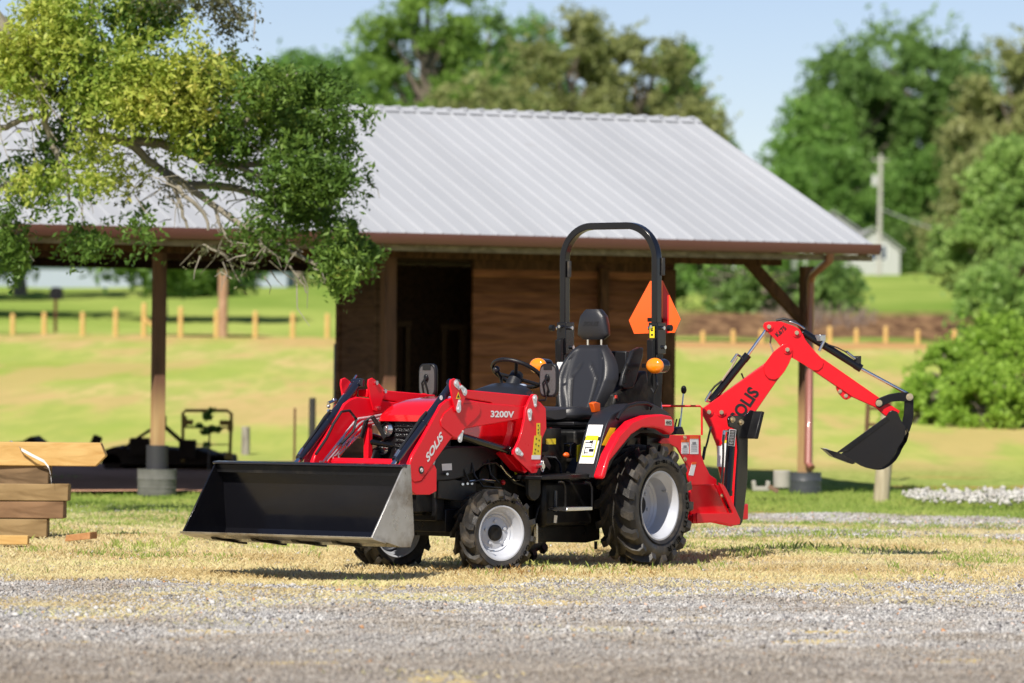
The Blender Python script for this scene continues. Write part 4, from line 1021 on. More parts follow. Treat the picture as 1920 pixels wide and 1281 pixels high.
# twigs
tw = MB()
allp = [o_(*p) for pts, a0, a1 in paths[2:] for p in pts]
for i in range(230):
    c = rnd.choice(allp); L = rnd.uniform(.12, .42)
    d_ = Vector((rnd.gauss(0, 1), rnd.gauss(0, .6), rnd.gauss(-.4, .8))).normalized()
    c = c+Vector((rnd.gauss(0, .12), rnd.gauss(0, .15), rnd.gauss(0, .1)))
    m_ = c+d_*L*.5+Vector((rnd.gauss(0, .05), 0, rnd.gauss(0, .05)))
    tw.tube([c, m_, m_+(d_+Vector((rnd.gauss(0, .3), 0, -.2)))*L*.5], .008, n=3, caps=False, r2=.003)
wood.build('limb', BARKL, oak, fix=False); tw.build('twigs', BARKL, oak, fix=False, kind='stuff')
yb = [(60,60,95,70,2600),(170,110,100,75,3200),(120,20,110,50,1800),(300,95,80,75,2600),(235,190,110,45,2400),(335,150,95,70,2800),(400,150,70,55,2000),(30,170,60,55,1700),(275,235,60,40,1200),(335,245,55,35,1300),(425,150,30,40,500),(250,40,60,60,1500),
      (55,130,60,60,1800),(150,30,60,40,1400),(200,260,70,35,1200),(260,150,50,40,1600),(380,200,60,40,1600),(300,200,50,40,1300),(105,325,60,30,900),(225,310,50,35,900),(170,345,30,20,400),(10,110,60,60,1400),(60,350,45,20,400)]
gb = [(500,152,60,34,2000),(580,158,80,30,2400),(640,182,48,28,1500),(545,205,90,50,3000),(600,260,60,55,2400),(630,325,50,36,1700),(560,310,70,55,2200),(600,385,55,45,2000),(625,425,42,42,1700),(655,452,38,40,1900),(632,480,36,34,1300),(480,240,80,60,2400),(430,220,60,70,1800),(520,390,50,40,900),(440,330,70,30,700),
      (680,330,22,18,380),(688,470,18,18,400),(225,50,120,45,2400),(300,10,70,30,900),(20,300,50,60,900),(110,270,60,40,900),(60,390,60,40,700),(260,440,30,25,260),(480,430,60,30,500),(540,350,60,40,1300),(590,320,55,50,1300),(625,390,34,40,800),(60,275,60,40,600),(150,385,60,40,800),(60,330,60,60,700),(20,440,32,40,1100),(15,480,30,25,600),(150,445,28,28,600),(175,455,20,20,300),(480,70,1,1,5),(200,190,80,50,1200),(100,200,60,50,900),(250,400,45,22,220),(350,250,60,40,900),(560,440,60,30,500),(640,512,22,16,380),(450,300,60,40,700),(350,120,60,50,900),(660,215,40,26,700)]
gr_ = [(370,-8,70,18,420),(420,12,45,22,380),(430,45,25,24,240),(455,25,18,18,90),(300,-10,60,16,260),(120,130,60,40,500),(270,330,120,40,300),(430,470,80,30,200)]
def mk(lst, k=1.0):
    out = []
    lst = [(a, b2+(6 if a > 440 else 0), c*.96, d*.96, e2) for a, b2, c, d, e2 in lst]
    for px, py, rx, ry, c in lst:
        p = o_(px, py, rnd.uniform(-.35, .45)); s = DO/FPX
        out.append((p, (rx*s, max(.25, (rx+ry)/2*s*.9), ry*s), int(c*k)))
    return out
VO = []
for _ in range(70):
    vx, vy = rnd.uniform(-20, 720), rnd.uniform(20, 540); p = o_(vx, vy, rnd.uniform(-.2, .2)); VO.append((p.x, p.y, p.z, rnd.uniform(.14, .30)))
VO = np.array(VO)
for lst, m_, lab, nm in ((yb, LY, 'yellow-green young leaves toned as sunlit', 'foliage'), (gb, LG, 'deep green leaves toned as shaded', 'foliage')):
    Q, F = twig_cloud(mk(lst, 1.0), .027, length=.15, voids=VO); raw_mesh(nm, Q, 0, m_, parent=oak, faces=F, label=lab)
Q, F = twig_cloud(mk(gr_, 1.5), .02, length=.16); raw_mesh('foliage', Q, 0, leaf_mat('greyish_sparse_leaves', [(0, (.08, .09, .04)), (1, (.2, .2, .1))], .3), parent=oak, faces=F, label='sparse grey-green leaves at the top')
# rest of the crown, out of the frame to the left and above
Q, F = leaf_cloud([(V(-2+rnd.uniform(-2, 2), rnd.uniform(-1.5, 3), 6.5+rnd.uniform(-1, 2.5)), (1.6, 1.6, 1.0), 700) for _ in range(14)], .07); raw_mesh('foliage', Q, 0, LG, parent=oak, faces=F)

far_tree(-60, 250, 330, 0, 152, LD, 'wide dark oak just outside the left edge across the lane', seed=91, n=9000, leaf=.2, low=.4, grp='trees across the lane')
far_tree(300, 300, 300, 0, 150, LD, 'oak across the lane whose trunk hides behind the left barn post', seed=92, n=9000, leaf=.2, low=.45, grp='trees across the lane')
# ------------------------------------------------------------------ tractor
rs = np.random.RandomState(4); rnd = random.Random(4)
ph = math.radians(35.2)
TM = (Matrix.Translation((0.50, 31.50, 0)) @ Matrix.Rotation(-PI/2-ph, 4, 'Z')
      @ Matrix.Rotation(math.radians(.5), 4, 'Y') @ Matrix.Rotation(math.radians(.3), 4, 'X'))
# local x forward, y to the tractor's left (the side seen), z up
tractor = empty('tractor', None, 'red compact tractor with front loader and rear backhoe parked on the dry grass', 'tractor', M=TM)
TF = Frame(TM)
T = TF.Y
def pl(pts, y): return [T(px, py, y) for px, py in pts]
def prismY(pts, y0, y1, mb=None):
    """photo outline on the plane y=y1, swept inwards to y0"""
    return (mb or MB()).prism(pl(pts, y1), (0, y0-y1, 0))
def mir(mb):
    m = MB(); m.v = [(x, -y, z) for x, y, z in mb.v]; m.f = [f[::-1] for f in mb.f]; return m
def part(mb, name, m, parent=None, bevel=0, **kw): return mb.build(name, m, parent or tractor, bevel=bevel, **kw)
def both(mb, name, m, bevel=0, parents=(None, None), **kw):
    a = part(MB().add(mb.v, mb.f), name, m, parents[0], bevel, **kw); b_ = part(mir(mb), name, m, parents[1], bevel, **kw); return a, b_
def mtext(s, p0, p1, height, nrm, m, parent, name='lettering', th=.0015, shear=0.0, italic=True, lift=.002):
    """flat letters from p0 to p1 (baseline), height metres, facing nrm"""
    cu = bpy.data.curves.new('t', 'FONT'); cu.body = s; cu.size = 1; cu.extrude = 0; cu.shear = shear; cu.resolution_u = 3; cu.offset = 0.035
    to = bpy.data.objects.new('t', cu); COL.objects.link(to)
    dg = bpy.context.evaluated_depsgraph_get(); me = bpy.data.meshes.new_from_object(to.evaluated_get(dg)); bpy.data.objects.remove(to); bpy.data.curves.remove(cu)
    co = np.array([v.co[:] for v in me.vertices]); lo = co.min(0); hi = co.max(0)
    u = (p1-p0); L = u.length; u.normalize(); nrm = Vector(nrm).normalized(); nrm = (nrm-u*nrm.dot(u)).normalized(); w = nrm.cross(u)
    for v in me.vertices:
        x = (v.co.x-lo[0])/(hi[0]-lo[0])*L; y = (v.co.y-lo[1])/(hi[1]-lo[1])*height
        v.co = p0+u*x+w*y+nrm*lift
    me.update(); return link(name, me, m, parent or tractor)
def bolt(mb, p, nrm, r=.014, h=.014, n=10):
    nrm = Vector(nrm); mb.cyl(p, Vector(p)+nrm*h*.4, r*1.5, n=12); mb.cyl(Vector(p)+nrm*h*.4, Vector(p)+nrm*h*1.3, r, n=6)
NY = (0, 1, 0)

# ---- tyres and wheels
def tyre_mb(R, w, rr, nl, Mx, lug=.030, sect=1.0):
    hw = w/2; Rc = R-lug
    mb = MB()
    prof = [(-hw*.72, rr-.004), (-hw*.86, rr+.012), (-hw*1.0, rr+(Rc-rr)*.38), (-hw*1.03, rr+(Rc-rr)*.6), (-hw*.97, Rc-.030), (-hw*.82, Rc-.008), (-hw*.4, Rc), (0, Rc+.003),
            (hw*.4, Rc), (hw*.82, Rc-.008), (hw*.97, Rc-.030), (hw*1.03, rr+(Rc-rr)*.6), (hw*1.0, rr+(Rc-rr)*.38), (hw*.86, rr+.012), (hw*.72, rr-.004)]
    mb.lathe(prof, Mx, 64)
    # raised rings on the sidewall
    for s in (-1, 1):
        mb.lathe([(s*(hw*.90), rr+.010), (s*(hw*.97), rr+.020), (s*(hw*1.0), rr+.032)], Mx, 64)
    for s in (-1, 1):
        for k in range(nl):
            th0 = 2*PI*(k+(.5 if s > 0 else 0))/nl
            # (axial, angle offset, top radius, bottom radius, half width)
            st = [(-.02*s*-1, 0.0, R*.999, Rc-.01, .020), (hw*.38, .085/R*1.0, R, Rc-.01, .023), (hw*.62, .125/R, R-.002, Rc-.015, .026), (hw*.97, .150/R, R-.012, Rc-.03, .030), (hw*1.09, .152/R, R-.045, rr+(Rc-rr)*.62, .030)]
            vs = []
            sc_ = R/.44
            for (ax, da, rt, rb, hwid) in st:
                hwid *= sc_*1.12
                for sg in (-1, 1):
                    for q_, rad, wk in ((0, rb, 1.15), (1, rt, .85)):
                        a = th0-da+sg*hwid*wk/R
                        axx = s*ax if ax >= 0 else ax
                        if q_ == 0 and ax > hw*.9: axx = s*(hw*.95)
                        vs.append(Mx @ V(rad*math.cos(a), axx, rad*math.sin(a)))
            fs = []
            for i in range(len(st)-1):
                b0 = i*4; b1 = b0+4
                fs += [(b0+1, b0+3, b1+3, b1+1), (b0, b0+1, b1+1, b1), (b0+3, b0+2, b1+2, b1+3)]
            e_ = (len(st)-1)*4
            fs += [(0, 2, 3, 1), (e_, e_+1, e_+3, e_+2)]
            mb.add(vs, fs)
    return mb
def arc_text(s, Mx, rad, a0, a1, hgt, yface, parent, m, side=1):
    """letters standing round the sidewall"""
    nchar = len(s)
    for i, ch in enumerate(s):
        if ch == ' ': continue
        a = a0+(a1-a0)*(i+.5)/nchar; da = (a1-a0)/nchar*.42
        c = lambda aa: Mx @ V(rad*math.cos(aa), yface, rad*math.sin(aa))
        yield ch, c(a-da), c(a+da)
def wheel(name, c, R, w, rr, nl, steer, lug, front, out=1):
    Mx = Matrix.Translation(c) @ Matrix.Rotation(steer, 4, 'Z')
    if out < 0: Mx = Mx @ Matrix.Rotation(PI, 4, 'Z')
    # wheel is a part; tyre, rim, hub are its sub-parts
    hub = MB()
    if front: prof = [(.098, .052), (.098, .0)]
    hm = MB()
    rim = MB(); hw = w/2
    if front:
        pr = [(-hw*.8, rr+.006), (-hw*.75, rr-.006), (-.02, rr-.03), (hw*.45, rr-.026), (hw*.62, rr-.010), (hw*.80, rr-.004), (hw*.86, rr+.006), (hw*.90, rr+.006), (hw*.90, rr-.004), (hw*.84, rr-.014), (hw*.66, rr-.022), (hw*.50, rr-.036), (.035, rr-.042), (.022, rr-.056), (.028, rr-.062), (.014, rr-.074), (.018, rr-.085), (.018, .05)]
    else:
        pr = [(-hw*.8, rr+.006), (-hw*.75, rr-.006), (-.05, rr-.04), (hw*.50, rr-.032), (hw*.66, rr-.012), (hw*.82, rr-.004), (hw*.86, rr+.008), (hw*.90, rr+.008), (hw*.90, rr-.004), (hw*.84, rr-.012), (hw*.68, rr-.022), (hw*.52, rr-.042), (-.02, rr-.046), (-.035, rr-.058), (-.030, rr-.072), (-.048, rr-.085), (-.05, rr-.11), (-.05, .05)]
    rim.lathe(pr, Mx, 64)
    ro = part(rim, 'wheel', RIM, fix=True, angle=25)
    ty = part(tyre_mb(R, w, rr, nl, Mx, lug), 'tyre', RUB, ro, angle=30)
    hb = MB(); a0 = .018 if front else -.05
    if front:
        hb.lathe([(-.02, .06), (a0+.012, .056), (a0+.016, .04), (a0+.012, .025), (a0+.014, .0)], Mx, 24)
    else:
        hb.lathe([(-.08, .07), (a0+.02, .066), (a0+.024, .04), (a0+.024, 0)], Mx, 24)
    part(hb, 'hub_cap', BLKM, ro)
    bb = MB(); nb = 5 if front else 6
    for k in range(nb):
        a = 2*PI*k/nb+.3; rb = .082 if front else .115
        p = Mx @ V(rb*math.cos(a), a0+.001, rb*math.sin(a)); q_ = Mx @ V(rb*math.cos(a), a0+.013, rb*math.sin(a))
        bb.cyl(p, q_, .012, n=6)
    part(bb, 'wheel_bolts', RIM, ro)
    # valve
    a = -1.15 if front else 2.6
    p = Mx @ V((rr-.05)*math.cos(a), .045, (rr-.05)*math.sin(a)); q_ = Mx @ V((rr-.055)*math.cos(a), .085, (rr-.055)*math.sin(a))
    part(MB().cyl(p, q_, .006, n=8), 'valve', STEEL, ro)
    if out > 0:
        nv = (Mx.to_3x3() @ V(0, 1, 0))
        words = (('GOODYEAR', 2.85, 4.55, .040), ('12-16.5NHS', 1.25, 2.30, .024)) if not front else (('GOODYEAR', 3.5, 5.0, .024), ('23X8.50-12', 1.15, 2.05, .016))
        for s_, s0, s1, hg in words:
            rad = rr+(R-lug-rr)*.42
            for ch, pa, pb in arc_text(s_, Mx, rad, s0, s1, hg, hw*1.035, ty, None):
                # upper words read clockwise seen from outside; x forward is to the left of the picture
                out_ = (pa+pb-2*Mx.translation); out_ = (out_-nv*out_.dot(nv)).normalized()
                k_, sh_ = (.16, .42) if ch == '-' else (.16, 0) if ch == '.' else (1, 0)
                mtext(ch, pa+out_*hg*sh_, pb+out_*hg*sh_, hg*k_, nv, TYTX, ty, name='sidewall_letter', lift=.003)
    return ro
TYTX = mat('tyre_lettering', (.0025, .0025, .0025), .6, spec=.05)
RF = TF
rc = T(1239.6, 948, .70); RR = rc.z
wheel('wheel', V(0, .575, RR), .440, .305, .243, 17, 0, .044, False)
wheel('wheel', V(0, -.575, RR), .438, .305, .243, 17, 0, .044, False, out=-1)
fc = T(940.5, 1000, .535)
st = -math.radians(19)
FCX = fc.x-.033; FR = .303
for s in (1, -1):
    wheel('wheel', V(FCX, s*.44, fc.z), FR, .225, .186, 14, st, .036, True, out=s)

# ---- drive line, frame and engine mass
body = MB()
body.box((.9, 0, .52), (2.5, .30, .24))                                  # transmission tunnel
body.box((.05, 0, .48), (.6, .62, .42))
body.prism([V(2.2, -.17, .42), V(2.2, -.17, .66), V(1.0, -.17, .66), V(1.0, -.17, .42)], (0, .34, 0))
part(body, 'transmission', DARK, bevel=.01)
part(MB().cyl((0, -.45, RR), (0, .45, RR), .085).cyl((0, .28, RR), (0, .42, RR), .15), 'rear_axle', DARK)
part(MB().cyl((FCX, -.36, fc.z+.02), (FCX, .36, fc.z+.02), .055).box((FCX, 0, fc.z+.05), (.18, .3, .16)).cyl((FCX, .32, fc.z-.02), (FCX, .32, fc.z+.17), .055).cyl((FCX, -.32, fc.z-.02), (FCX, -.32, fc.z+.17), .055), 'front_axle', BLKM, bevel=.006)
# engine with visible clutter
eng = MB()
eng.box((1.62, 0, .72), (.62, .36, .30)); eng.box((1.15, 0, .70), (.4, .30, .34))
eng.cyl((1.5, .17, .66), (1.5, .23, .66), .06).cyl((1.72, .17, .62), (1.72, .22, .62), .045).cyl((1.30, .14, .62), (1.30, .21, .60), .05)
for i in range(5): eng.box((1.38+i*.09, .19, .76), (.05, .04, .12))
eng.cyl((1.36, .2, .60), (1.36, .2, .74), .035)
part(eng, 'engine', DARK, bevel=.006)
hs = MB()
for pts in ([(870,880),(880,905),(900,900),(925,905)], [(940,860),(945,885),(965,905),(985,912)], [(905,870),(930,868),(955,890)], [(1030,930),(1010,950),(1000,985)], [(885,868),(890,892),(905,912),(940,915)], [(915,862),(920,890),(935,905)], [(960,870),(975,890),(980,905)]):
    P_ = [T(x, y, .30+.02*i) for i, (x, y) in enumerate(pts)]; part(MB().tube(P_, .007, n=6), 'engine_hose', HOSE)

part(MB().tube([T(938, 872, .34), T(950, 888, .34), T(966, 902, .34), T(985, 897, .36)], .004, n=6).tube([T(880, 902, .32), T(905, 899, .32), T(930, 901, .32)], .004, n=6), 'control_cable', STEEL)
part(MB().sphere(T(967, 884, .33), .016, sc=(.7, .7, 1.5)), 'dipstick_cap', YEL)
part(MB().sphere(T(943, 905, .33), .018), 'drain_cap', mat('red_plastic', (.5, .01, .01), .4))
# side frame plates
fp = prismY([(822,898),(846,899),(892,905),(892,926),(880,929),(868,940),(850,938),(822,934)], .25, .29)
both(fp, 'frame_plate', OLIVE, .003)
bl = MB()
for x, y in ((868, 908), (877, 907), (885, 907)): bl.cyl(T(x, y, .29), T(x, y, .305), .009, n=8)
part(bl, 'frame_bolts', STEEL)
part(MB().box((1.05, 0, .36), (1.9, .52, .16)).prism(pl([(1007,986),(1125,985),(1125,1012),(1100,1018),(1007,1016)], .30), (0, -.6, 0)), 'mid_frame', BLKM, bevel=.008)
part(MB().box(T(1005, 1000, .31), (.02, .02, .14)), 'frame_tab', STEEL); part(MB().cyl(T(1117, 1015, .28), T(1117, 1030, .28), .012, n=8), 'frame_pin', BLKM)
both(prismY([(780,900),(846,906),(846,960),(780,960)], .18, .22), 'loader_subframe', BLKM, .004)
part(MB().box((2.05, 0, .46), (.10, .5, .20)).box((2.0, 0, .62), (.2, .4, .1)), 'front_bumper', BLKM, bevel=.01)

# ---- hood
def hood_sections(secs, nn=22):
    rows = []
    for X, hw, zb, zt, e in secs:
        row = []
        for k in range(nn+1):
            t = PI*k/nn; c_, s_ = math.cos(t), math.sin(t)
            row.append(V(X, hw*(1 if c_ >= 0 else -1)*abs(c_)**(2/e), zb+(zt-zb)*abs(s_)**(2/e)))
        rows.append(row)
    return rows
zt0 = T(772, 756, 0).z; zback = T(962, 738, 0).z
zlow = T(930, 842, .29).z
secs = [(2.10, .235, T(775, 790, 0).z, T(775, 778, 0).z, 3.0), (2.08, .255, T(775, 792, 0).z-.01, T(775, 768, 0).z, 3.2), (2.02, .272, zlow+.14, zt0+.0, 3.4), (1.92, .285, zlow+.10, zt0+.025, 3.6), (1.7, .295, zlow+.05, zt0+.045, 3.8), (1.4, .30, zlow+.02, zback-.015, 3.8), (1.10, .30, zlow, zback, 4), (1.0, .295, zlow, zback, 4)]
rows = hood_sections(secs)
mb = MB().grid(rows); mb.add(rows[0], [tuple(range(len(rows[0])))])
hood = part(mb, 'hood', REDPL, angle=40)
# badge on the nose
a = T(752, 783, 0); b_ = T(783, 779, 0); xn = 2.055
zb_ = T(768, 783, 0).z
mtext('SOLIS', V(2.085, -.095, zb_+.004), V(2.085, .075, zb_+.004), .028, (1, 0, .9), mat('silver_badge', (.7, .7, .72), .2, metal=.8), hood, name='badge', shear=.2, lift=.012)
# grille and lamp clusters
zg0 = T(775, 868, 0).z; zg1 = T(775, 786, 0).z
mb = MB().prism([V(2.06, -.13, zg0), V(2.06, .13, zg0), V(2.075, .12, zg1), V(2.075, -.12, zg1)], (-.04, 0, 0))
gm_ = mat('grille_mesh', (.05, .05, .052), .35, metal=.6)
n = gm_.node_tree; b = n.nodes['Principled BSDF']; tc = n.nodes.new('ShaderNodeTexCoord'); vo = n.nodes.new('ShaderNodeTexVoronoi'); vo.inputs['Scale'].default_value = 90
n.links.new(tc.outputs['Object'], vo.inputs['Vector']); bp = n.nodes.new('ShaderNodeBump'); bp.inputs['Strength'].default_value = 1; bp.inputs['Distance'].default_value = .01
n.links.new(vo.outputs['Distance'], bp.inputs['Height']); n.links.new(bp.outputs['Normal'], b.inputs['Normal'])
gr = part(mb, 'grille', gm_, bevel=.004)
mb = MB()
for k in range(9):
    z = zg0+(zg1-zg0)*(k+.5)/9; mb.box((2.078, 0, z), (.008, .24, .006))
part(mb, 'grille_bars', mat('grille_bar', (.03, .03, .03), .35, metal=.5), gr)
# nose shell behind the lamps
mb = MB().box((1.98, 0, (zg0+zg1)/2), (.14, .50, zg1-zg0+.0))
part(mb, 'nose_housing', BLKM, bevel=.02)
for s in (1, -1):
    for dz, yy, rad in ((.76, .185, .055), (.34, .20, .052)):
        z = zg0+(zg1-zg0)*dz; yc = s*(yy+(.02 if dz < .5 else 0))
        R_ = Matrix.Translation((2.04, yc, z)) @ Matrix.Rotation(-PI/2, 4, 'Z') @ Matrix.Identity(4)
        hl = part(MB().lathe([(-.05, rad), (.035, rad*1.05), (.045, rad*.95), (.03, rad*.8), (.0, rad*.72), (-.02, rad*.3), (-.02, 0.0)], R_, 28), 'headlight', BLK)
        part(MB().lathe([(.022, rad*.80), (.032, rad*.5), (.036, 0)], R_, 24), 'lens', LENS, hl)
# side panels under the hood, black and curving over the axle
sp_ = prismY([(815,903),(812,880),(818,862),(824,846),(838,838),(870,836),(950,838),(962,842),(962,850),(940,858),(915,868),(895,884),(870,896),(845,902)], .25, .30)
both(sp_, 'engine_side_panel', PLAST, .012)
both(prismY([(905,762),(1010,752),(1010,905),(985,905),(960,880),(940,846),(905,842)], .15, .26), 'firewall', DARK, .008)
part(MB().prism(pl([(828,870),(846.5,869),(847,881.5),(829,882.5)], .302), (0, .002, 0)), 'decal', WHITE)
part(MB().cyl(T(839, 889, .30), T(839, 889, .33), .009, n=8), 'latch', STEEL)

STEELW = mat('zinc_plate_bright', (.70, .72, .74), .30, metal=.4, var=.3, var_scale=60)
# ---- loader
YO, YI = .455, .365
arm_out = [(872.5,749),(925,757),(986,762),(982.5,786),(965,788),(873,804),(857,825),(848,820),(818.6,861.5),(800,888),(790,902),(777,905),(769,897),(769,868),(775,852),(793,821),(815,780.5),(827,759),(838,750),(850,746)]
arm = prismY(arm_out, YI, YO)
la, lb_ = both(arm, 'loader_arm', RED, .007)
# raised stiffener plate over the elbow
both(prismY([(872,757),(893,757),(901,765),(900,775),(893,784),(873,802),(857,822),(850,819),(842,812),(828,800),(826,790),(832,776),(848,762)], YO, YO+.006), 'elbow_plate', RED, .003, parents=(la, lb_))
knee = [(845.6,712.6),(852.6,709.6),(860,715),(873.7,730),(875.5,738),(865.5,767.6),(859.6,774),(854.5,771),(849,750),(844.4,722)]
for y0, y1 in ((YO+.006, YO+.020), (YI-.02, YI-.006)):
    both(prismY(knee, y0, y1), 'knee_plate', RED, .003, parents=(la, lb_))
link_ = prismY([(868,731),(874.8,731),(979,740.7),(994,742),(988,759.5),(979,763),(925,759.5),(920.5,754.8),(868,746)], YI+.005, YO-.005)
both(link_, 'levelling_link', RED, .006)
# tower (loader mount): outer and inner plates joined by a web
tw_o = [(1000,739.5),(1005,739.3),(1009,743),(1009,752),(1014,755),(1023.6,766),(1024.7,804),(1017,822),(1014,872),(1006,887),(996.6,888),(966,858),(962.7,852),(963,845),(967.4,839),(974,825),(979,808.6),(984,785),(986,768),(993,750)]
tw = prismY(tw_o, YO+.012, YO+.030); ta, tb_ = both(tw, 'loader_tower', RED, .003)
both(prismY([(x-1, y) for x, y in tw_o], YI-.035, YI-.018), 'tower_inner_plate', RED, .003, parents=(ta, tb_))
both(prismY([(1009,756),(1020,767),(1020,804),(1014,820),(1010,868),(1002,884),(1006,860),(1008,800)], YI-.02, YO+.012), 'tower_web', RED, .002, parents=(ta, tb_))
both(prismY([(944,850),(952,846),(972,862),(990,884),(984,888),(972,882)], YI-.03, YI+.04), 'tower_gusset', RED, .004, parents=(ta, tb_))
both(prismY([(963,788),(968,790),(964,815),(957,835),(948,846),(944,842),(953,832),(960,812)], YI-.01, YI+.04), 'tower_gusset', RED, .004, parents=(ta, tb_))
leg = prismY([(991,884),(1014,876),(1014,925),(1010,934),(1003,939),(996,936),(991.5,928)], YI, YI+.03); both(leg, 'tower_foot_plate', OLIVE, .004)
# lift cylinder
cy = MB().cyl(T(864, 818, .41), T(955, 845, .41), .026).cyl(T(951, 844, .41), T(958, 846, .41), .031)
c1, c2 = both(cy, 'lift_cylinder', BLK, .002)
both(MB().cyl(T(955, 845, .41), T(966, 848.5, .41), .015).cyl(T(963, 848, .38), T(963, 848, .44), .022), 'rod', CHROME, parents=(c1, c2))
# bucket cylinder
a = T(850, 719, .41); b_ = T(738, 869, .41)
cyb = MB().cyl(a+(b_-a)*.03, a+(b_-a)*.97, .029).cyl(a+(b_-a)*.50, a+(b_-a)*.515, .033).cyl(V(a.x, .37, a.z), V(a.x, .45, a.z), .03)
k1, k2 = both(cyb, 'bucket_cylinder', BLUEBLK, .002)
both(MB().cyl(a+(b_-a)*.97, b_+(b_-a)*.06, .016), 'rod', CHROME, parents=(k1, k2))
both(MB().tube([a+(b_-a)*.42+V(.03, .0, .0), a+(b_-a)*.36+V(.07, 0, .0), a+(b_-a)*.42+V(.09, 0, -.01), a+(b_-a)*.62+V(.06, 0, 0), a+(b_-a)*.84+V(.05, 0, 0)], .009, n=7), 'hose', HOSE, parents=(k1, k2))
both(MB().cyl(a+(b_-a)*.84+V(.05, 0, 0), a+(b_-a)*.92+V(.04, 0, 0), .012).cyl(a+(b_-a)*.9+V(.04, 0, 0), a+(b_-a)*.92+V(0, 0, 0), .009), 'hose_fitting', STEEL, parents=(k1, k2))
# pins with teardrop keepers, both ends
def keeper(px, py, ex, ey, y, par):
    c = T(px, py, y); e_ = T(ex, ey, y)
    mb = MB(); d_ = (e_-c); L = d_.length; d_.normalize(); w = V(-d_.z, 0, d_.x)
    pts = [];
    for k in range(9):
        t = PI/2+PI*k/8; pts.append(c+d_*math.cos(t)*.026+w*math.sin(t)*.026)
    for k in range(7):
        t = -PI/2+PI*k/6; pts.append(e_+d_*math.cos(t)*.014+w*math.sin(t)*.014)
    mb.prism(pts, (0, .004, 0)); mb.cyl(c+V(0, .004, 0), c+V(0, .012, 0), .015, n=12); mb.cyl(e_+V(0, .004, 0), e_+V(0, .011, 0), .008, n=6)
    part(mb, 'pin_keeper', STEELW, par)
STEELW = mat('zinc_plate_bright', (.70, .72, .74), .30, metal=.5, var=.35, var_scale=60)
for (px, py, ex, ey, y, par) in ((855,719,860,727,YO+.020,la),(871,735,865,726,YO+.020,la),(859.5,767,861,753,YO+.020,la),(862,823,866,809,YO,la),
                                 (1002.5,747,1003,760,YO+.030,ta),(993,773,993,786,YO+.030,ta),(970,846,978,852,YO+.030,ta)):
    keeper(px, py, ex, ey, y, par)
bl = MB()
for x, y in ((855,719),(871,735),(859.5,767)): p = T(x, y, YI-.02); bl.cyl((p.x, -(YI-.02), p.z), (p.x, -(YI-.034), p.z), .015, n=12)
part(bl, 'pin', STEEL, lb_)
# draw pin with its grey handle
p = T(1008, 874, YO+.03); hp = MB().cyl(p-V(0, .01, 0), p+V(0, .05, 0), .02)
q_ = T(1014.5, 874, YO+.06)
ring = [q_+V(.013*math.cos(2*PI*k/16), 0, (.026*math.sin(2*PI*k/16)+.014*(1 if math.sin(2*PI*k/16) > 0 else -1))) for k in range(17)]
hp.tube([r_+V(0, .01, 0) for r_ in ring], .005, n=6); part(hp, 'draw_pin', STEEL, ta)
# lower end: bucket coupler
cp = [(769,897),(777,905),(790,902),(800,888),(808,868),(815,872),(819,880),(819,921),(806,928),(780,928),(772,920)]
both(prismY(cp, YI, YO-.004), 'bucket_coupler', RED, .004)
pv = T(789.5, 881.5, YO)
both(MB().cyl(pv, pv+V(0, .004, 0), .027, n=24), 'pivot_recess', BTEXT, parents=(la, lb_))
o = MB(); ringp = [pv+V(.012*math.cos(2*PI*k/16), .006, .012*math.sin(2*PI*k/16)) for k in range(17)]; o.tube(ringp, .0022, n=5).tube([pv+V(-.004, .006, .008), pv+V(.004, .006, .0), pv+V(-.004, .006, -.008)], .0022, n=5)
part(o, 'pivot_ring', WTEXT, la)
part(MB().cyl((T(700, 868, 0).x, -.38, T(700, 868, 0).z), (T(700, 868, 0).x, .38, T(700, 868, 0).z), .030, n=20), 'cross_tube', RED)
# brush guard post and bar
xg = 2.17
gp_ = TF.X(690, 828, xg); 
part(MB().box((xg, gp_.y, (TF.X(690, 796, xg).z+TF.X(690, 866, xg).z)/2), (.05, .042, TF.X(690, 796, xg).z-TF.X(690, 866, xg).z)), 'brush_guard', RED, bevel=.004)
part(MB().cyl((xg, gp_.y, gp_.z+.0), (2.04, gp_.y+.12, gp_.z-.03), .02, n=10), 'guard_brace', BLK)
# steel hydraulic lines along the far arm, seen from inside
hl_ = MB()
yl = -(YI-.025)
for k in range(4):
    o1 = k*5.5; 
    P_ = [TF.Y(600+o1*2.2, 866-o1*.2, yl), TF.Y(606+o1*1.6, 866-o1*1.0, yl), TF.Y(612+k*8, 858-k*2, yl), TF.Y(664+k*7, 792+k*4.2, yl+.01), TF.Y(672+k*7, 785+k*4.5, yl+.01), TF.Y(700, 781+k*5.5, yl+.02), TF.Y(760, 769+k*6.5, yl+.03)]
    hl_.tube(P_, .0075, n=6)
part(hl_, 'hydraulic_lines', STEELW)
hf = MB()
for k in range(3): hf.cyl(TF.Y(632+k*9, 836+k*1, yl+.02), TF.Y(645+k*9, 818+k*1, yl+.02), .011, n=8)
part(hf, 'line_couplings', STEEL)
ho = MB()
ho.tube([TF.Y(640, 832, yl+.04), TF.Y(662, 810, yl+.05), TF.Y(668, 786, yl+.05), TF.Y(655, 770, yl+.05), TF.Y(640, 772, yl+.05), TF.Y(625, 795, yl+.03), TF.Y(612, 822, yl+.02), TF.Y(592, 852, yl+.02)], .010, n=7)
ho.tube([TF.Y(676, 820, yl+.05), TF.Y(684, 790, yl+.08), TF.Y(696, 782, yl+.1), TF.Y(708, 800, yl+.12), TF.Y(720, 822, yl+.15)], .009, n=7)
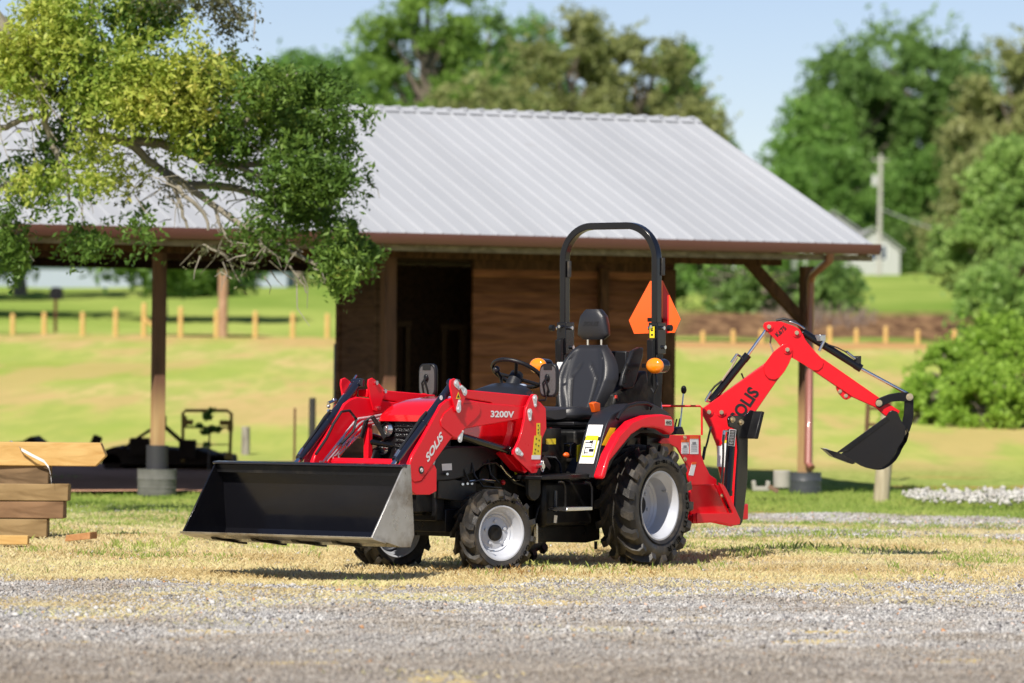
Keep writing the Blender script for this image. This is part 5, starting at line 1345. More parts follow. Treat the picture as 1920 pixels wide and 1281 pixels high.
ho.tube([TF.Y(680, 822, yl+.05), TF.Y(690, 786, yl+.08), TF.Y(700, 780, yl+.1), TF.Y(712, 798, yl+.12), TF.Y(722, 820, yl+.15)], .009, n=7)
part(ho, 'hydraulic_hoses', HOSE)
# level indicator rod on the far cylinder
a1 = TF.Y(668, 704, -.45); a2 = TF.Y(610, 792, -.45); a3 = TF.Y(556, 868, -.45)
li = MB().tube([a1, TF.Y(630, 762, -.45), TF.Y(622, 775, -.45), a2, a3], .0075, n=8)
part(li, 'level_rod', CHROME)
part(MB().cyl(TF.Y(615, 756, -.45), TF.Y(630, 750, -.45), .011, n=8).cyl(TF.Y(615, 770, -.45), TF.Y(628, 772, -.45), .010, n=8).sphere(TF.Y(626, 751, -.45), .016).sphere(TF.Y(616, 762, -.45), .014), 'rod_guide', STEEL)
# lettering on the near side
mtext('SOLIS', T(802, 868, YO), T(832.5, 820, YO), .058, NY, WTEXT, la, shear=.25)
mtext('3200V', T(919.5, 782.5, YO), T(963.5, 783.5, YO), .046, NY, WTEXT, la)
yd = MB().prism(pl([(1006,793.5),(1012.8,793.5),(1012.8,817),(1006,817)], YO+.031), (0, .001, 0)).prism(pl([(1002,817),(1015,817),(1013.5,853.5),(998.5,853.5)], YO+.031), (0, .001, 0))
part(yd, 'warning_decal', YEL, ta)
part(MB().prism(pl([(997,853.5),(1013.5,853.5),(1013,861.5),(996.5,861.5)], YO+.031), (0, .001, 0)), 'warning_decal', WHITE, ta)
pc = MB()
for x, y in ((1009,798),(1009,806),(1009,812)): pc.cyl(T(x, y, YO+.033), T(x, y, YO+.034), .006, n=8)
for x, y in ((1006,823),(1011,826),(1005,833),(1010,836),(1004,843),(1009,846),(1003,850)): pc.box(T(x, y, YO+.033), (.010, .001, .012), Matrix.Rotation(x, 3, 'Y'))
part(pc, 'pictogram', BTEXT, ta)
part(MB().prism(pl([(859.3,735),(863.6,748),(855,748)], YO+.0205), (0, .001, 0)), 'warning_decal', YEL, la)
part(MB().prism(pl([(859.3,739),(861.5,745.5),(857,745.5)], YO+.022), (0, .001, 0)), 'pictogram', BTEXT, la)
part(MB().prism(pl([(1017,767),(1020,772),(1021,780),(1014,782)], YO-.0), (0, .002, 0)), 'decal', WHITE, ta)
cyd = T(827, 746, .44); part(MB().cyl(cyd, cyd+V(0, .002, 0), .016, n=16), 'decal', WHITE, k1)

# ---- bucket
def BX(px, py): p = T(px, py, .80); return p.x, p.z
P_lip = BX(758, 873.5); P_lipb = BX(770, 871); P_b1 = BX(774.5, 950); P_b2 = BX(777, 1003); P_b3 = BX(770, 1026); P_e = BX(697.5, 1008.7)
P_bb = BX(752, 1026.5)
side = [P_lip, P_lipb, P_b1, P_b2, P_b3, P_bb, P_e]
HB = .80
sh = MB()
shell = [P_lip, P_lipb, P_b1, P_b2, P_b3, P_bb, P_e]
inner = []
cxm = sum(p[0] for p in shell)/7; czm = sum(p[1] for p in shell)/7
th = .010
for i, (x, z) in enumerate(shell):
    dx, dz = cxm-x, czm-z; L = math.hypot(dx, dz)
    inner.append((x+dx/L*th*1.3, z+dz/L*th*1.3))
poly = [V(x, HB-.012, z) for x, z in shell]+[V(x, HB-.012, z) for x, z in inner[::-1]]
n_ = len(shell)
vs = []
for yy in (-HB+.012, HB-.012):
    vs += [V(x, yy, z) for x, z in shell]+[V(x, yy, z) for x, z in inner]
fs = []
for i in range(n_-1):
    fs += [(i, i+1, 2*n_+i+1, 2*n_+i), (n_+i, n_+i+1, 3*n_+i+1, 3*n_+i)]
fs += [(0, n_, 3*n_, 2*n_), (n_-1, 2*n_-1, 4*n_-1, 3*n_-1)]
sh.add(vs, fs)
bucket = part(sh, 'bucket', BLK, angle=25)
for s in (1, -1):
    y0 = HB if s > 0 else -HB+.012
    part(MB().prism([V(x, y0, z) for x, z in side], (0, -.012, 0)), 'side_plate', BARE if s > 0 else BLK, bucket, bevel=.002, label='scuffed bare grey side plate' if s > 0 else None)
# rolled lip, cutting edge, wear bars, inner seam
lx, lz = P_lip
part(MB().prism([V(lx+.03, -HB, lz-.010), V(lx+.03, -HB, lz+.004), V(lx-.035, -HB, lz+.010), V(lx-.035, -HB, lz-.022)], (0, 2*HB, 0)), 'top_lip', BLUEBLK, bucket, bevel=.004)
ex, ez = P_e; dxe, dze = (P_bb[0]-ex), (P_bb[1]-ez); Le = math.hypot(dxe, dze); dxe /= Le; dze /= Le
part(MB().prism([V(ex+.012, -HB-.012, ez+.004), V(ex+.0, -HB-.012, ez-.012), V(ex+dxe*.14, -HB-.012, ez-.012+dze*.14), V(ex+dxe*.14, -HB-.012, ez+.006+dze*.14)], (0, 2*HB+.024, 0)), 'cutting_edge', BARE, bucket, bevel=.002)
wb_ = MB()
for yy in (-.62, -.28, .06, .40):
    wb_.prism([V(ex+dxe*.08, yy, ez+dze*.08-.014), V(P_b3[0], yy, P_b3[1]-.004), V(P_b3[0], yy, P_b3[1]-.018), V(ex+dxe*.10, yy, ez+dze*.10-.028)], (0, .045, 0))
part(wb_, 'wear_bars', BLKM, bucket, bevel=.002)
part(MB().prism([V(inner[0][0]-.04, -HB+.012, inner[0][1]-.055), V(inner[0][0]-.01, -HB+.012, inner[0][1]-.055), V(inner[0][0]-.008, -HB+.012, inner[0][1]), V(inner[0][0]-.04, -HB+.012, inner[0][1])], (0, 2*HB-.024, 0)), 'lip_stiffener', BLKM, bucket)

# ---- cockpit
part(MB().prism(pl([(1016,892.5),(1113,888),(1113,893),(1106,898.5),(1016,900)], .60), (0, -1.2, 0)), 'platform', BLKM, bevel=.006)
tun = MB().box((.50, 0, .78), (.60, .34, .32)).box((.15, 0, .84), (.5, .50, .24)).box((.92, 0, .92), (.16, .36, .52))
part(tun, 'centre_tunnel', DARK, bevel=.02)
# instrument cowl
cz = T(935, 738, 0).z
mb = MB().grid(hood_sections([(1.12, .24, cz-.06, cz-.02, 3), (1.04, .25, cz-.08, cz+.045, 3), (.92, .23, cz-.08, cz+.075, 3), (.80, .17, cz-.08, cz+.05, 3), (.76, .12, cz-.08, cz-.02, 3)], 16))
part(mb, 'instrument_cowl', PLASTG, angle=60)
part(MB().sphere((.86, .10, cz+.055), .035, sc=(1.2, .9, .4)), 'cowl_emblem', mat('blue_emblem', (.35, .42, .55), .2))
# steering wheel
swc = TF.Y(970, 700, 0); tilt = Matrix.Rotation(math.radians(-32), 3, 'Y')
def sw(a, r, h=0): return swc+tilt @ V(r*math.cos(a), r*math.sin(a), h)
ring = [sw(2*PI*k/40, .185) for k in range(41)]
stw = part(MB().tube(ring, .015, n=10, caps=False), 'steering_wheel', PLAST, angle=60)
mb = MB()
for a in (0.5, 2.6, 4.7): mb.tube([sw(a, .18), sw(a, .05, -.03)], .013, n=8)
mb.cyl(sw(0, 0, -.05), sw(0, 0, -.0), .055, .045)
part(mb, 'spokes', PLAST, stw)
part(MB().cyl(sw(0, 0, -.04), sw(0, 0, -.30), .05, .075), 'steering_column', PLASTG)
part(MB().tube([TF.Y(941, 724, -.12), TF.Y(939, 708, -.12), TF.Y(933, 696, -.12)], .012, n=8).sphere(TF.Y(931, 693, -.12), .026), 'lever', PLASTG)
# mirrors
for s, px in ((1, 1027.5), (-1, 800.5)):
    y = .50*s
    c = TF.Y(px, 713.5, y); zt_ = TF.Y(px, 681.5, y).z; zb2 = TF.Y(px, 745, y).z; h = (zt_-zb2)/2; w = .076
    pts = []
    for k in range(24):
        t = 2*PI*k/24; cc_, ss_ = math.cos(t), math.sin(t)
        pts.append(V(c.x, c.y+w*(1 if cc_ > 0 else -1)*abs(cc_)**.45, c.z+h*(1 if ss_ > 0 else -1)*abs(ss_)**.45))
    mr_ = part(MB().prism(pts, (-.035, 0, 0)), 'mirror', PLAST, bevel=.008)
    pts2 = [c+V(.002, 0, 0)+(p-c)*.86 for p in pts]
    part(MB().prism(pts2, (-.004, 0, 0)), 'mirror_back', mat('grey_textured_plastic', (.085, .08, .08), .35, var=.2, var_scale=80, bump=.4, bump_scale=250), mr_)
    part(MB().prism([c+V(.006, -.035, .075), c+V(.006, .035, .075), c+V(.006, .035, .115), c+V(.006, -.035, .115)], (-.004, 0, 0)), 'mirror_vent', BTEXT, mr_)
    st_ = [c+V(.012, .0, .02), c+V(.03, 0, .0), c+V(.02, .015 , -.06), V(c.x+.0, c.y-.02*s, c.z-h-.02), V(c.x, c.y-.30*s, c.z-h-.035)]
    part(MB().tube(st_, .0075, n=7).sphere(c+V(.012, 0, .02), .02, sc=(.6, 1, 1.3)).tube([c+V(.012, -.005, .02), c+V(.022, -.03, -.02), c+V(.012, -.02, -.10)], .007, n=6), 'mirror_stalk', BLKM, mr_)

# ---- seat
sx = -.10
cush = []
zs = T(1075, 770, 0).z
for X, hw, zb, ztp, e in ((.40, .17, zs-.06, zs+.005, 3), (.37, .225, zs-.075, zs+.02, 3.2), (.28, .245, zs-.08, zs+.03, 3.4), (.10, .25, zs-.08, zs+.012, 3.4), (-.06, .24, zs-.08, zs+.02, 3.2), (-.10, .22, zs-.06, zs+.0, 3)):
    row = []
    for k in range(25):
        t = 2*PI*k/24; c_, s_ = math.cos(t), math.sin(t)
        yv = hw*(1 if c_ >= 0 else -1)*abs(c_)**(2/e)
        zv = (zb+ztp)/2+(ztp-zb)/2*(1 if s_ >= 0 else -1)*abs(s_)**(2/e)
        if s_ > 0: zv += .028*(abs(yv)/hw)**2.5-.0
        row.append(V(X, yv, zv))
    cush.append(row)
mb = MB().grid(cush); mb.add(cush[0], [tuple(range(24))]); mb.add(cush[-1], [tuple(range(24))])
seat = part(mb, 'seat', VINYL, angle=60)
# backrest: lofted panel with side bolsters and raised centre
z0 = zs+.0; z1 = TF.Y(1103, 647, 0).z
def bhw(t): return .185+.085*math.sin(min(1, t*1.35)*PI*.62) if t < .45 else (.27-(.27-.12)*((t-.45)/.55)**2.2)
rows = []; NR, NC = 30, 40
for i in range(NR+1):
    t = i/NR; z = z0+(z1-z0)*t; hw = bhw(t); xb = sx+.045-.13*t
    row = []
    for k in range(NC+1):
        u = -1+2*k/NC; au = abs(u)
        dep = .045+.05*math.exp(-((au-.76)/.16)**2)*(1-t**3)*1.2
        # V-shaped grooves
        gl = .52 if t < .5 else .52-.25*(t-.5)/.22 if t < .72 else 9
        dep -= .016*math.exp(-((au-gl*1.0+.12)/.022)**2) if gl < 5 and t > .02 else 0
        dep -= .014*math.exp(-((au-.56-.1*t)/.025)**2)*(t < .85)
        edge_ = (1-au**6)**.5 if au < 1 else 0
        te = min(1, (1-t)/.06)**.5 if t > .94 else 1
        row.append(V(xb+dep*edge_*te+.0, u*hw, z))
    rows.append(row)
mb = MB().grid(rows)
back = [[V(r_[k].x-.0-( .085*(1-abs(-1+2*k/NC)**4)), r_[k].y, r_[k].z) if 0 < k < NC else r_[k] for k in range(NC+1)] for r_ in rows]
mb.grid(back); mb.add(rows[-1]+back[-1][::-1], [tuple(range(2*(NC+1)))])
part(mb, 'backrest', VINYL, seat, angle=75)
hz0 = TF.Y(1122, 637, 0).z; hz1 = TF.Y(1122, 580, 0).z; hx = sx-.10
rows = []
for i in range(15):
    t = i/14; z = hz0+(hz1-hz0)*t; e = math.sin(PI*min(1, max(0, t)))**.35 if 0 < t < 1 else .25
    hw = (.135-.045*t**2)*(.55+.45*e) if t > .85 or t < .1 else (.135-.045*t**2)
    dx = .05*(.4+.6*e)
    rows.append([V(hx+dx*(1 if math.cos(2*PI*k/28) > 0 else -1)*abs(math.cos(2*PI*k/28))**.6, hw*(1 if math.sin(2*PI*k/28) > 0 else -1)*abs(math.sin(2*PI*k/28))**.6, z) for k in range(29)])
mb = MB().grid(rows); mb.add(rows[0], [tuple(range(28))]); mb.add(rows[-1], [tuple(range(28))])
hr = part(mb, 'headrest', VINYL, angle=60)
mtext('SOLIS', V(hx+.052, -.065, (hz0+hz1)/2-.01), V(hx+.052, .075, (hz0+hz1)/2-.01), .032, (1, 0, 0), mat('embossed_vinyl', (.012, .012, .014), .6), hr, name='embossing', shear=.3, lift=.001)
part(MB().cyl((hx, -.055, z1-.03), (hx, -.055, hz0+.02), .007).cyl((hx, .065, z1-.03), (hx, .065, hz0+.02), .007), 'headrest_rods', CHROME, hr)
# suspension bellows and base
mb = MB()
for k in range(4): mb.box((.13, 0, zs-.105-.035*k), (.46-.02*(k % 2), .40-.02*(k % 2), .030))
mb.box((.13, 0, zs-.09), (.50, .44, .03))
part(mb, 'seat_suspension', PLAST, bevel=.008)
# armrest folded up, document box
ar = MB().prism([TF.Y(x, y, .27) for x, y in ((1158,724),(1163,700),(1181,657),(1192,651),(1200,652),(1199,668),(1186,715),(1180,728),(1164,730))], (0, .035, 0))
part(ar, 'armrest', PLAST, bevel=.012)
part(MB().prism(pl([(1150,768),(1156,738),(1172,728),(1190,716),(1200,700),(1214,694),(1222,762)], .28), (0, -.30, 0)), 'lift_housing', DARK, bevel=.02)
part(MB().box(TF.Y(1172, 712, .335), (.03, .012, .06)).box(TF.Y(1177, 694, .335), (.05, .012, .02)).box(TF.Y(1176, 690, .335), (.016, .012, .07)), 'armrest_hinge', BLKM, bevel=.003)
part(MB().box(TF.Y(1166, 680, .12), (.12, .16, .17)), 'manual_box', PLAST, bevel=.01)
part(MB().box(TF.Y(1155, 745, .27), (.03, .03, .05)), 'belt_buckle', PLAST, bevel=.004)
part(MB().box(TF.Y(1155, 744, .29), (.02, .01, .022)), 'buckle_button', mat('red_button', (.7, .05, .03), .4))
part(MB().box(TF.Y(1053, 697, -.27), (.02, .07, .14)), 'document_holder', WHITE, bevel=.003)
part(MB().box(V(-.42, 0, .95), (.20, .58, .34)), 'rear_housing', DARK, bevel=.02)

# ---- roll bar
xr_ = -.38
def RB(px, py): return TF.X(px, py, xr_)
zt_ = RB(1143, 424).z; yl_, yr_ = RB(1059, 520).y, RB(1231, 520).y
RC = .25; zc = zt_-RC
path = [V(xr_, yr_, RB(1222, 640).z)]
for k in range(3): path.append(V(xr_, yr_, path[0].z+(zc-path[0].z)*(k+1)/3.0))
for k in range(1, 13):
    a = PI/2*k/12; path.append(V(xr_, yr_-RC*(1-math.cos(a)), zc+RC*math.sin(a)))
for k in range(1, 4): path.append(V(xr_, yr_-RC+(yl_+RC-(yr_-RC))*k/4, zt_))
for k in range(0, 13):
    a = PI/2*k/12; path.append(V(xr_, yl_+RC*(1-math.sin(a)), zc+RC*math.cos(a)))
path.append(V(xr_, yl_, RB(1047, 640).z))
def rect_sweep(path, wx, wn):
    """square bar in a plane x=const: wx along x, wn across the path"""
    mb = MB(); vs = []
    for i, p in enumerate(path):
        t = (path[min(i+1, len(path)-1)]-path[max(i-1, 0)]).normalized(); nv = V(0, -t.z, t.y)
        for a, b2 in ((-1, -1), (1, -1), (1, 1), (-1, 1)): vs.append(p+V(wx/2*a, 0, 0)+nv*(wn/2*b2))
    fs = []
    for i in range(len(path)-1):
        for k in range(4): fs.append((i*4+k, i*4+(k+1) % 4, i*4+4+(k+1) % 4, i*4+4+k))
    fs += [(3, 2, 1, 0), tuple((len(path)-1)*4+k for k in range(4))]
    return mb.add(vs, fs)
rops = part(rect_sweep(path, .065, .050), 'roll_bar', BLK, bevel=.005, angle=50)
for s, yy, pxh in ((1, yr_, 1225), (-1, yl_, 1048)):
    zh1 = RB(pxh, 605).z; zh0 = RB(pxh, 664).z
    hb = part(MB().box((xr_-.01, yy+.0, (zh1+zh0)/2), (.11, .082, zh1-zh0)), 'hinge_bracket', BLK, bevel=.004)
    part(MB().cyl((xr_+.0, yy-.07, zh1-.04), (xr_+.0, yy+.07, zh1-.04), .014, n=12), 'hinge_pin', STEEL, hb); part(MB().cyl((xr_-.03, yy-.06, zh0+.05), (xr_-.03, yy+.06, zh0+.05), .014, n=12), 'hinge_pin', STEEL, hb)
    part(MB().cyl((xr_+.045, yy+s*.0, zh1-.03), (xr_+.075, yy, zh1-.03), .012, n=8), 'hinge_bolt', STEEL, hb)
    part(MB().cyl((xr_, yy+.10*s, zh1-.04), (xr_, yy+.13*s, zh1-.04), .024, n=12), 'pin_knob', BLKM, hb)
    # lower post leaning forward to the axle
    mb = MB()
    mb.prism([V(xr_-.05, yy-.03, zh0+.04), V(xr_+.035, yy-.03, zh0+.04), V(xr_+.06, yy-.03, 1.15), V(xr_+.17, yy-.03, 1.02), V(xr_+.17, yy-.03, .80), V(xr_-.02, yy-.03, .80), V(xr_-.02, yy-.03, 1.1)], (0, .06, 0))
    part(mb, 'roll_bar_post', BLKM, bevel=.004)
    part(MB().prism([V(xr_+.06, yy-.02, zh0+.12), V(xr_+.10, yy-.02, zh0+.10), V(xr_+.085, yy-.02, 1.1), V(xr_+.05, yy-.02, 1.1)], (0, .05, 0)), 'post_stay', BLKM, bevel=.004)
part(MB().box((xr_+.058, yr_-.0, RB(1218, 624).z), (.002, .042, .09)), 'decal', YEL, rops)
part(MB().box((xr_+.060, yr_-.0, RB(1218, 628).z), (.001, .018, .012)).box((xr_+.060, yr_, RB(1218, 620).z), (.001, .02, .008)), 'pictogram', BTEXT, rops)
part(MB().box((xr_-.04, yr_+.03, RB(1240, 500).z), (.03, .02, .13)), 'rubber_stop', RUB, bevel=.004); part(MB().box((xr_, yl_+.04, RB(1068, 505).z), (.03, .02, .12)), 'rubber_stop', RUB, bevel=.004)
# slow-moving-vehicle triangle behind the near post
xm_ = -.54
def SM(px, py): return TF.X(px, py, xm_)
tri = [SM(1219, 527), SM(1242, 526), SM(1276, 599), SM(1265, 624), SM(1189, 626), SM(1179, 601)]
smv = part(MB().prism(tri, (-.004, 0, 0)), 'slow_vehicle_sign', SMV)
part(MB().prism([SM(1243.5, 532), SM(1254, 553), SM(1254, 624.5), SM(1243.5, 625)], (.002, 0, 0)), 'sign_post_shadow', SMVR, smv)  # red strip standing in for the roll bar post's shadow on the sign
part(MB().box(SM(1236, 600)+V(.06, 0, 0), (.12, .05, .03)).box(SM(1241, 640)+V(.01, 0, .03), (.02, .02, .26)), 'sign_bracket', BLKM, smv)
# indicators
for s, px in ((1, 1228), (-1, 1009)):
    c = TF.X(px, 686, -.20)
    l_ = part(MB().sphere(c, .074, n=20, m=12, sc=(.55, 1.0, .78)), 'indicator', ORGL, angle=80)
    part(MB().cyl(c+V(-.015, 0, 0), c+V(-.12, .0, .0), .055, .05, n=20).sphere(c+V(-.12, 0, 0), .05, sc=(.5, 1, 1)), 'housing', BLK, l_)
    part(MB().box(c+V(-.16, -.10*s, -.0), (.03, .22, .03)), 'indicator_arm', BLKM, l_)
    part(MB().tube([c+V(-.05, -.03*s, -.05), c+V(-.05, -.01*s, -.14), c+V(-.07, -.05*s, -.20), c+V(-.1, -.10*s, -.16)], .008, n=7), 'cable', HOSE, l_)
part(MB().tube([TF.Y(1234, 735, .34), TF.Y(1242, 776, .40)], .010, n=8).box(TF.Y(1228, 732, .36), (.06, .04, .06)), 'stay_rod', STEEL)

# ---- fenders
fo = [(1114.7,894),(1134.6,850.8),(1158,815.6),(1186,790),(1214,779.3),(1242,777),(1258.7,780.5),(1264.5,790),(1265.2,808.6),(1258.7,815.6)]
fi = [(1258.7,815.6),(1242,805),(1226,801.6),(1205,801.6),(1184,815.6),(1165,839),(1144,865),(1135,897),(1131,899),(1114.7,894)]
fo = [(px+max(0, (py-790)/100*13), py) for px, py in fo[:4]]+fo[4:]
fend = prismY(fo+fi[1:-1], .66, .735)
fa, fb_ = both(fend, 'fender', RED, .012)
# black inner fender and console wall
lead = [(1113,896),(1121,862),(1130,822),(1138,795),(1148,777)]
blk = lead+[(1160,771),(1170,766),(1184,759),(1205,757),(1224,757),(1242,766),(1259,778),(1242,779),(1214,781),(1186,792),(1158,817.5),(1134.6,852.8),(1114.7,896)]
fl_, fr_ = both(prismY(blk, .47, .64), 'inner_fender', PLASTG, .016)
arch = prismY([(1120,894),(1144,850),(1168,818),(1200,806),(1240,806),(1256,816),(1254,822),(1226,812),(1200,812),(1178,826),(1150,862),(1132,898)], .30, .60); both(arch, 'wheel_arch', BLKM)
# grab rail on the fender top
gr_p = [T(1158, 786, .66), T(1164, 775, .66), T(1176, 762, .66), T(1192, 757, .66), T(1212, 756, .66), T(1222, 761, .66), T(1222, 769, .66)]
part(MB().tube(gr_p, .014, n=9), 'grab_rail', PLAST, fl_)
LE = [T(px, py, .64) for px, py in lead]
def edge_x(z):
    for a, b2 in zip(LE, LE[1:]):
        if z <= b2.z: return a.x+(b2.x-a.x)*(z-a.z)/(b2.z-a.z)
    return LE[-1].x
def front_decal(z0, z1, y0, y1, m, lift, name='decal'):
    ps = [V(edge_x(z)+lift, y, z) for y, z in ((y0, z0), (y1, z0), (y1, z1), (y0, z1))]
    return part(MB().prism(ps, (.001, 0, 0)), name, m, fl_)
zd = lambda py: T(1105, py, .56).z
front_decal(zd(869), zd(797), .490, .615, WHITE, .006)
front_decal(zd(857), zd(817), .500, .605, YEL, .009)
front_decal(zd(854), zd(826), .507, .598, WHITE, .012)
for y, z0_, dy, dz in ((.52, 852, .006, .055), (.535, 850, .035, .006), (.55, 840, .05, .006), (.57, 836, .006, .045), (.54, 831, .06, .006), (.575, 847, .04, .02), (.56, 829, .03, .008)):
    zz = zd(z0_); front_decal(zz, zz+dz, y-dy/2, y+dy/2, BTEXT, .014, 'pictogram')
part(MB().prism(pl([(1144,802),(1154.5,802.5),(1141,836),(1128,835)], .642), (0, .001, 0)), 'decal', YEL, fl_)
part(MB().prism(pl([(1247,786.5),(1259.5,787),(1260,798.5),(1247,797.5)], .7355), (0, .001, 0)), 'decal', mat('cream_plate', (.6, .58, .5), .3), fa)
mtext('4WD', T(1248.3, 796, .737), T(1258.8, 796.3, .737), .026, NY, BTEXT, fa)
# knobs and levers at the console
def knob(pts, y, r, m, kr, name='lever', sc=(1, 1, 1)):
    o = part(MB().tube([TF.Y(a, b2, y) for a, b2 in pts], .007, n=7), name, BLKM)
    part(MB().sphere(TF.Y(*pts[-1], y), kr, sc=sc), 'knob', m, o)
knob([(1030, 830), (1033, 808)], .30, .006, mat('red_knob', (.6, .02, .01), .35), .022)
knob([(1080, 850), (1062, 853)], .40, .006, ORG, .022, sc=(1.4, 1, .9))
part(MB().prism(pl([(1112,756),(1118,753.5),(1126,756),(1126,772),(1117,774)], .46), (0, -.04, 0)), 'throttle_handle', ORG, bevel=.006)
part(MB().prism(pl([(1157,770),(1164,760),(1172,759),(1173,764),(1164,771)], .46), (0, -.04, 0)), 'lift_handle', YEL, bevel=.006)
part(MB().box(T(1031, 828, .34), (.12, .02, .04)), 'decal', YEL)
part(MB().cyl(T(1022, 840, .35), T(1022, 840, .40), .028).box(T(1030, 832, .33), (.26, .03, .22)), 'control_valve', BLKM, bevel=.004)
part(MB().prism(pl([(1070,832),(1079,829),(1084,835),(1082,857),(1074,860),(1069,852)], .43), (0, -.06, 0)), 'lever_gate', BLK, bevel=.006)
part(MB().prism(pl([(1084,835),(1090,833),(1088,850),(1083,866)], .44), (0, -.01, 0)), 'decal', YEL)
part(MB().tube([T(1018, 856, .38), T(1040, 857, .38), T(1050, 870, .38), T(1053, 892, .38)], .009, n=7), 'pedal_arm', BLUEBLK)
part(MB().prism(pl([(1016,856),(1026,858),(1034,874),(1030,882),(1018,868)], .42), (0, -.09, 0)), 'brake_pedal', BLKM, bevel=.004)
# step hanging below the platform
stp = part(MB().prism(pl([(1064,951),(1111,950),(1111,957),(1062,958.5)], .66), (0, -.16, 0)), 'step', STEEL, bevel=.003)
part(MB().tube([T(1048, 904, .62), T(1056, 905, .62), T(1060, 915, .62), T(1060, 955, .62)], .008, n=7).tube([T(1098, 904, .62), T(1106, 906, .62), T(1110, 915, .62), T(1110, 954, .62)], .008, n=7), 'step_hanger', BLKM, stp)
part(MB().prism(pl([(1020,903),(1112,900),(1112,984),(1020,990)], .36), (0, -.1, 0)), 'fuel_tank', BLKM, bevel=.03)
part(MB().cyl(T(1042, 920, .4), T(1041, 960, .4), .014, n=8), 'hydraulic_fitting', BLUEBLK)
part(MB().prism(pl([(1039,966),(1045,967),(1043,981),(1038,980)], .41), (0, .002, 0)), 'tag', WHITE)

# ---- backhoe: main frame
yf = .50
frm = [(1236,829),(1250,816),(1314,816),(1315,852),(1321,870),(1331,890),(1344,899),(1344,908),(1294,910),(1290,895),(1287,870),(1270,840),(1256,832),(1240,832)]
bfp = prismY(frm, yf-.014, yf); bh, bh2 = both(bfp, 'backhoe_frame', RED, .003)
part(MB().box((T(1275, 818, yf).x, 0, T(1275, 818, yf).z-.01), (.26, 2*yf-.03, .018)), 'frame_deck', RED, bh, bevel=.003)
part(MB().prism(pl([(1294,909),(1343,908),(1343,916),(1368,964),(1296,968),(1294,940)], yf-.04), (0, -2*yf+.08, 0)), 'frame_box', RED, bevel=.006)
low = [(1341,907),(1351,912),(1356,920),(1381.5,976),(1380.5,984.5),(1372,987.5),(1335,980),(1300,982),(1300,964),(1368,964),(1352,930)]
both(prismY(low, .52, .536), 'stabiliser_ear', RED, .003)
both(prismY([(x+7, y-2) for x, y in low], .62, .634), 'stabiliser_ear', RED, .003)
part(MB().prism(pl([(1294,966),(1370,963),(1378,978),(1335,979),(1294,981)], .5), (0, -1.0, 0)), 'frame_foot', RED, bevel=.004)
bl = MB()
for x, y in ((1283,820.5),(1283.5,861),(1353,930),(1371,979)): bolt(bl, T(x, y, yf if y < 900 else .536), NY, .011, .012)
part(bl, 'frame_bolts', ZINC, bh)
for (x0, y0, x1, y1) in ((1277.5,824.5,1291.5,851),(1293.5,818,1309.5,851.5)):
    part(MB().prism(pl([(x0,y0),(x1,y0),(x1,y1),(x0,y1)], yf+.001), (0, .001, 0)), 'decal', WHITE, bh)
    part(MB().prism(pl([(x0,y0),(x1,y0),(x1,y0+5),(x0,y0+5)], yf+.0025), (0, .001, 0)), 'decal', ORG, bh)
    pc = MB()
    for k in range(6): pc.box(T((x0+x1)/2, y0+13+k*3, yf+.003), ((x1-x0)*.0052*(1 if k else .6), .001, .002 if k else .018))
    part(pc, 'pictogram', mat('grey_print', (.25, .25, .27), .5), bh)
part(MB().prism(pl([(1297.5,866.5),(1306,866.5),(1300,892),(1291,891)], yf+.001), (0, .001, 0)), 'decal', WHITE, bh)
part(MB().prism(pl([(1297.5,866.5),(1306,866.5),(1305,871),(1296.4,871)], yf+.0025), (0, .001, 0)), 'decal', ORG, bh)
# rail and control levers
part(MB().tube([T(1236, 763, .2), T(1240, 761.5, .2), T(1312, 761.5, .45), T(1316, 765, .46), T(1316, 816, .46)], .008, n=8), 'guard_rail', RED2)
for (p_, q2, y) in (((1275,802),(1281.5,738),.33), ((1264,808),(1269,786),.30), ((1270,808),(1275,785),.27)):
    lv = part(MB().tube([T(*p_, y), T(*q2, y)], .006, n=7), 'control_lever', STEEL if y > .31 else BLKM)
    if y > .31: part(MB().sphere(T(1282, 731, y), .022, sc=(1, 1, 1.45)), 'knob', BLKM, lv)
part(MB().prism(pl([(1267,815),(1270,803),(1280,800),(1285,815)], .38), (0, -.10, 0)), 'lever_boot', RUB, bevel=.006)

# swinging boom assembly: stands turned to the side, in its own upright plane
b_ang = math.radians(1)
u_ = V(math.cos(b_ang), math.sin(b_ang), 0); n_ = V(math.sin(b_ang), -math.cos(b_ang), 0)
P0 = V(1.62, 32.85, 0)
class BPlane:
    def hit(s, px, py, off=0):
        w = WORLD.hit(px, py, n_, P0.dot(n_)+off); return TF.I @ w
BP = BPlane(); NB = TF.I.to_3x3() @ n_; UB = TF.I.to_3x3() @ u_
def bprism(pts, o0, o1, mb=None): return (mb or MB()).prism([BP.hit(x, y, o1) for x, y in pts], NB*(o0-o1))
def bcyl(mb, a, b2, off, r, r2=None, n=16): return mb.cyl(BP.hit(*a, off), BP.hit(*b2, off), r, r2, n)
boom = part(bprism([(1318,766),(1433,683),(1440,677),(1466.6,702),(1456,715.4),(1432,750),(1420,767.5),(1407,785),(1400,830),(1392,930),(1384,958),(1372,958),(1358,925),(1348,880),(1345,836),(1330,801),(1318,778)], -.055, .055), 'boom', RED2, bevel=.006)
for o0, o1 in ((.056, .068), (-.068, -.056)):
    part(bprism([(1433,683),(1450,660),(1466.6,646.4),(1475.7,644.6),(1483,648),(1487,656),(1486,666),(1479.6,681.6),(1471,697),(1462,708),(1452,712.5),(1441,710),(1434,702),(1432,692)], o0, o1), 'boom_cheek', RED2, boom, bevel=.003)
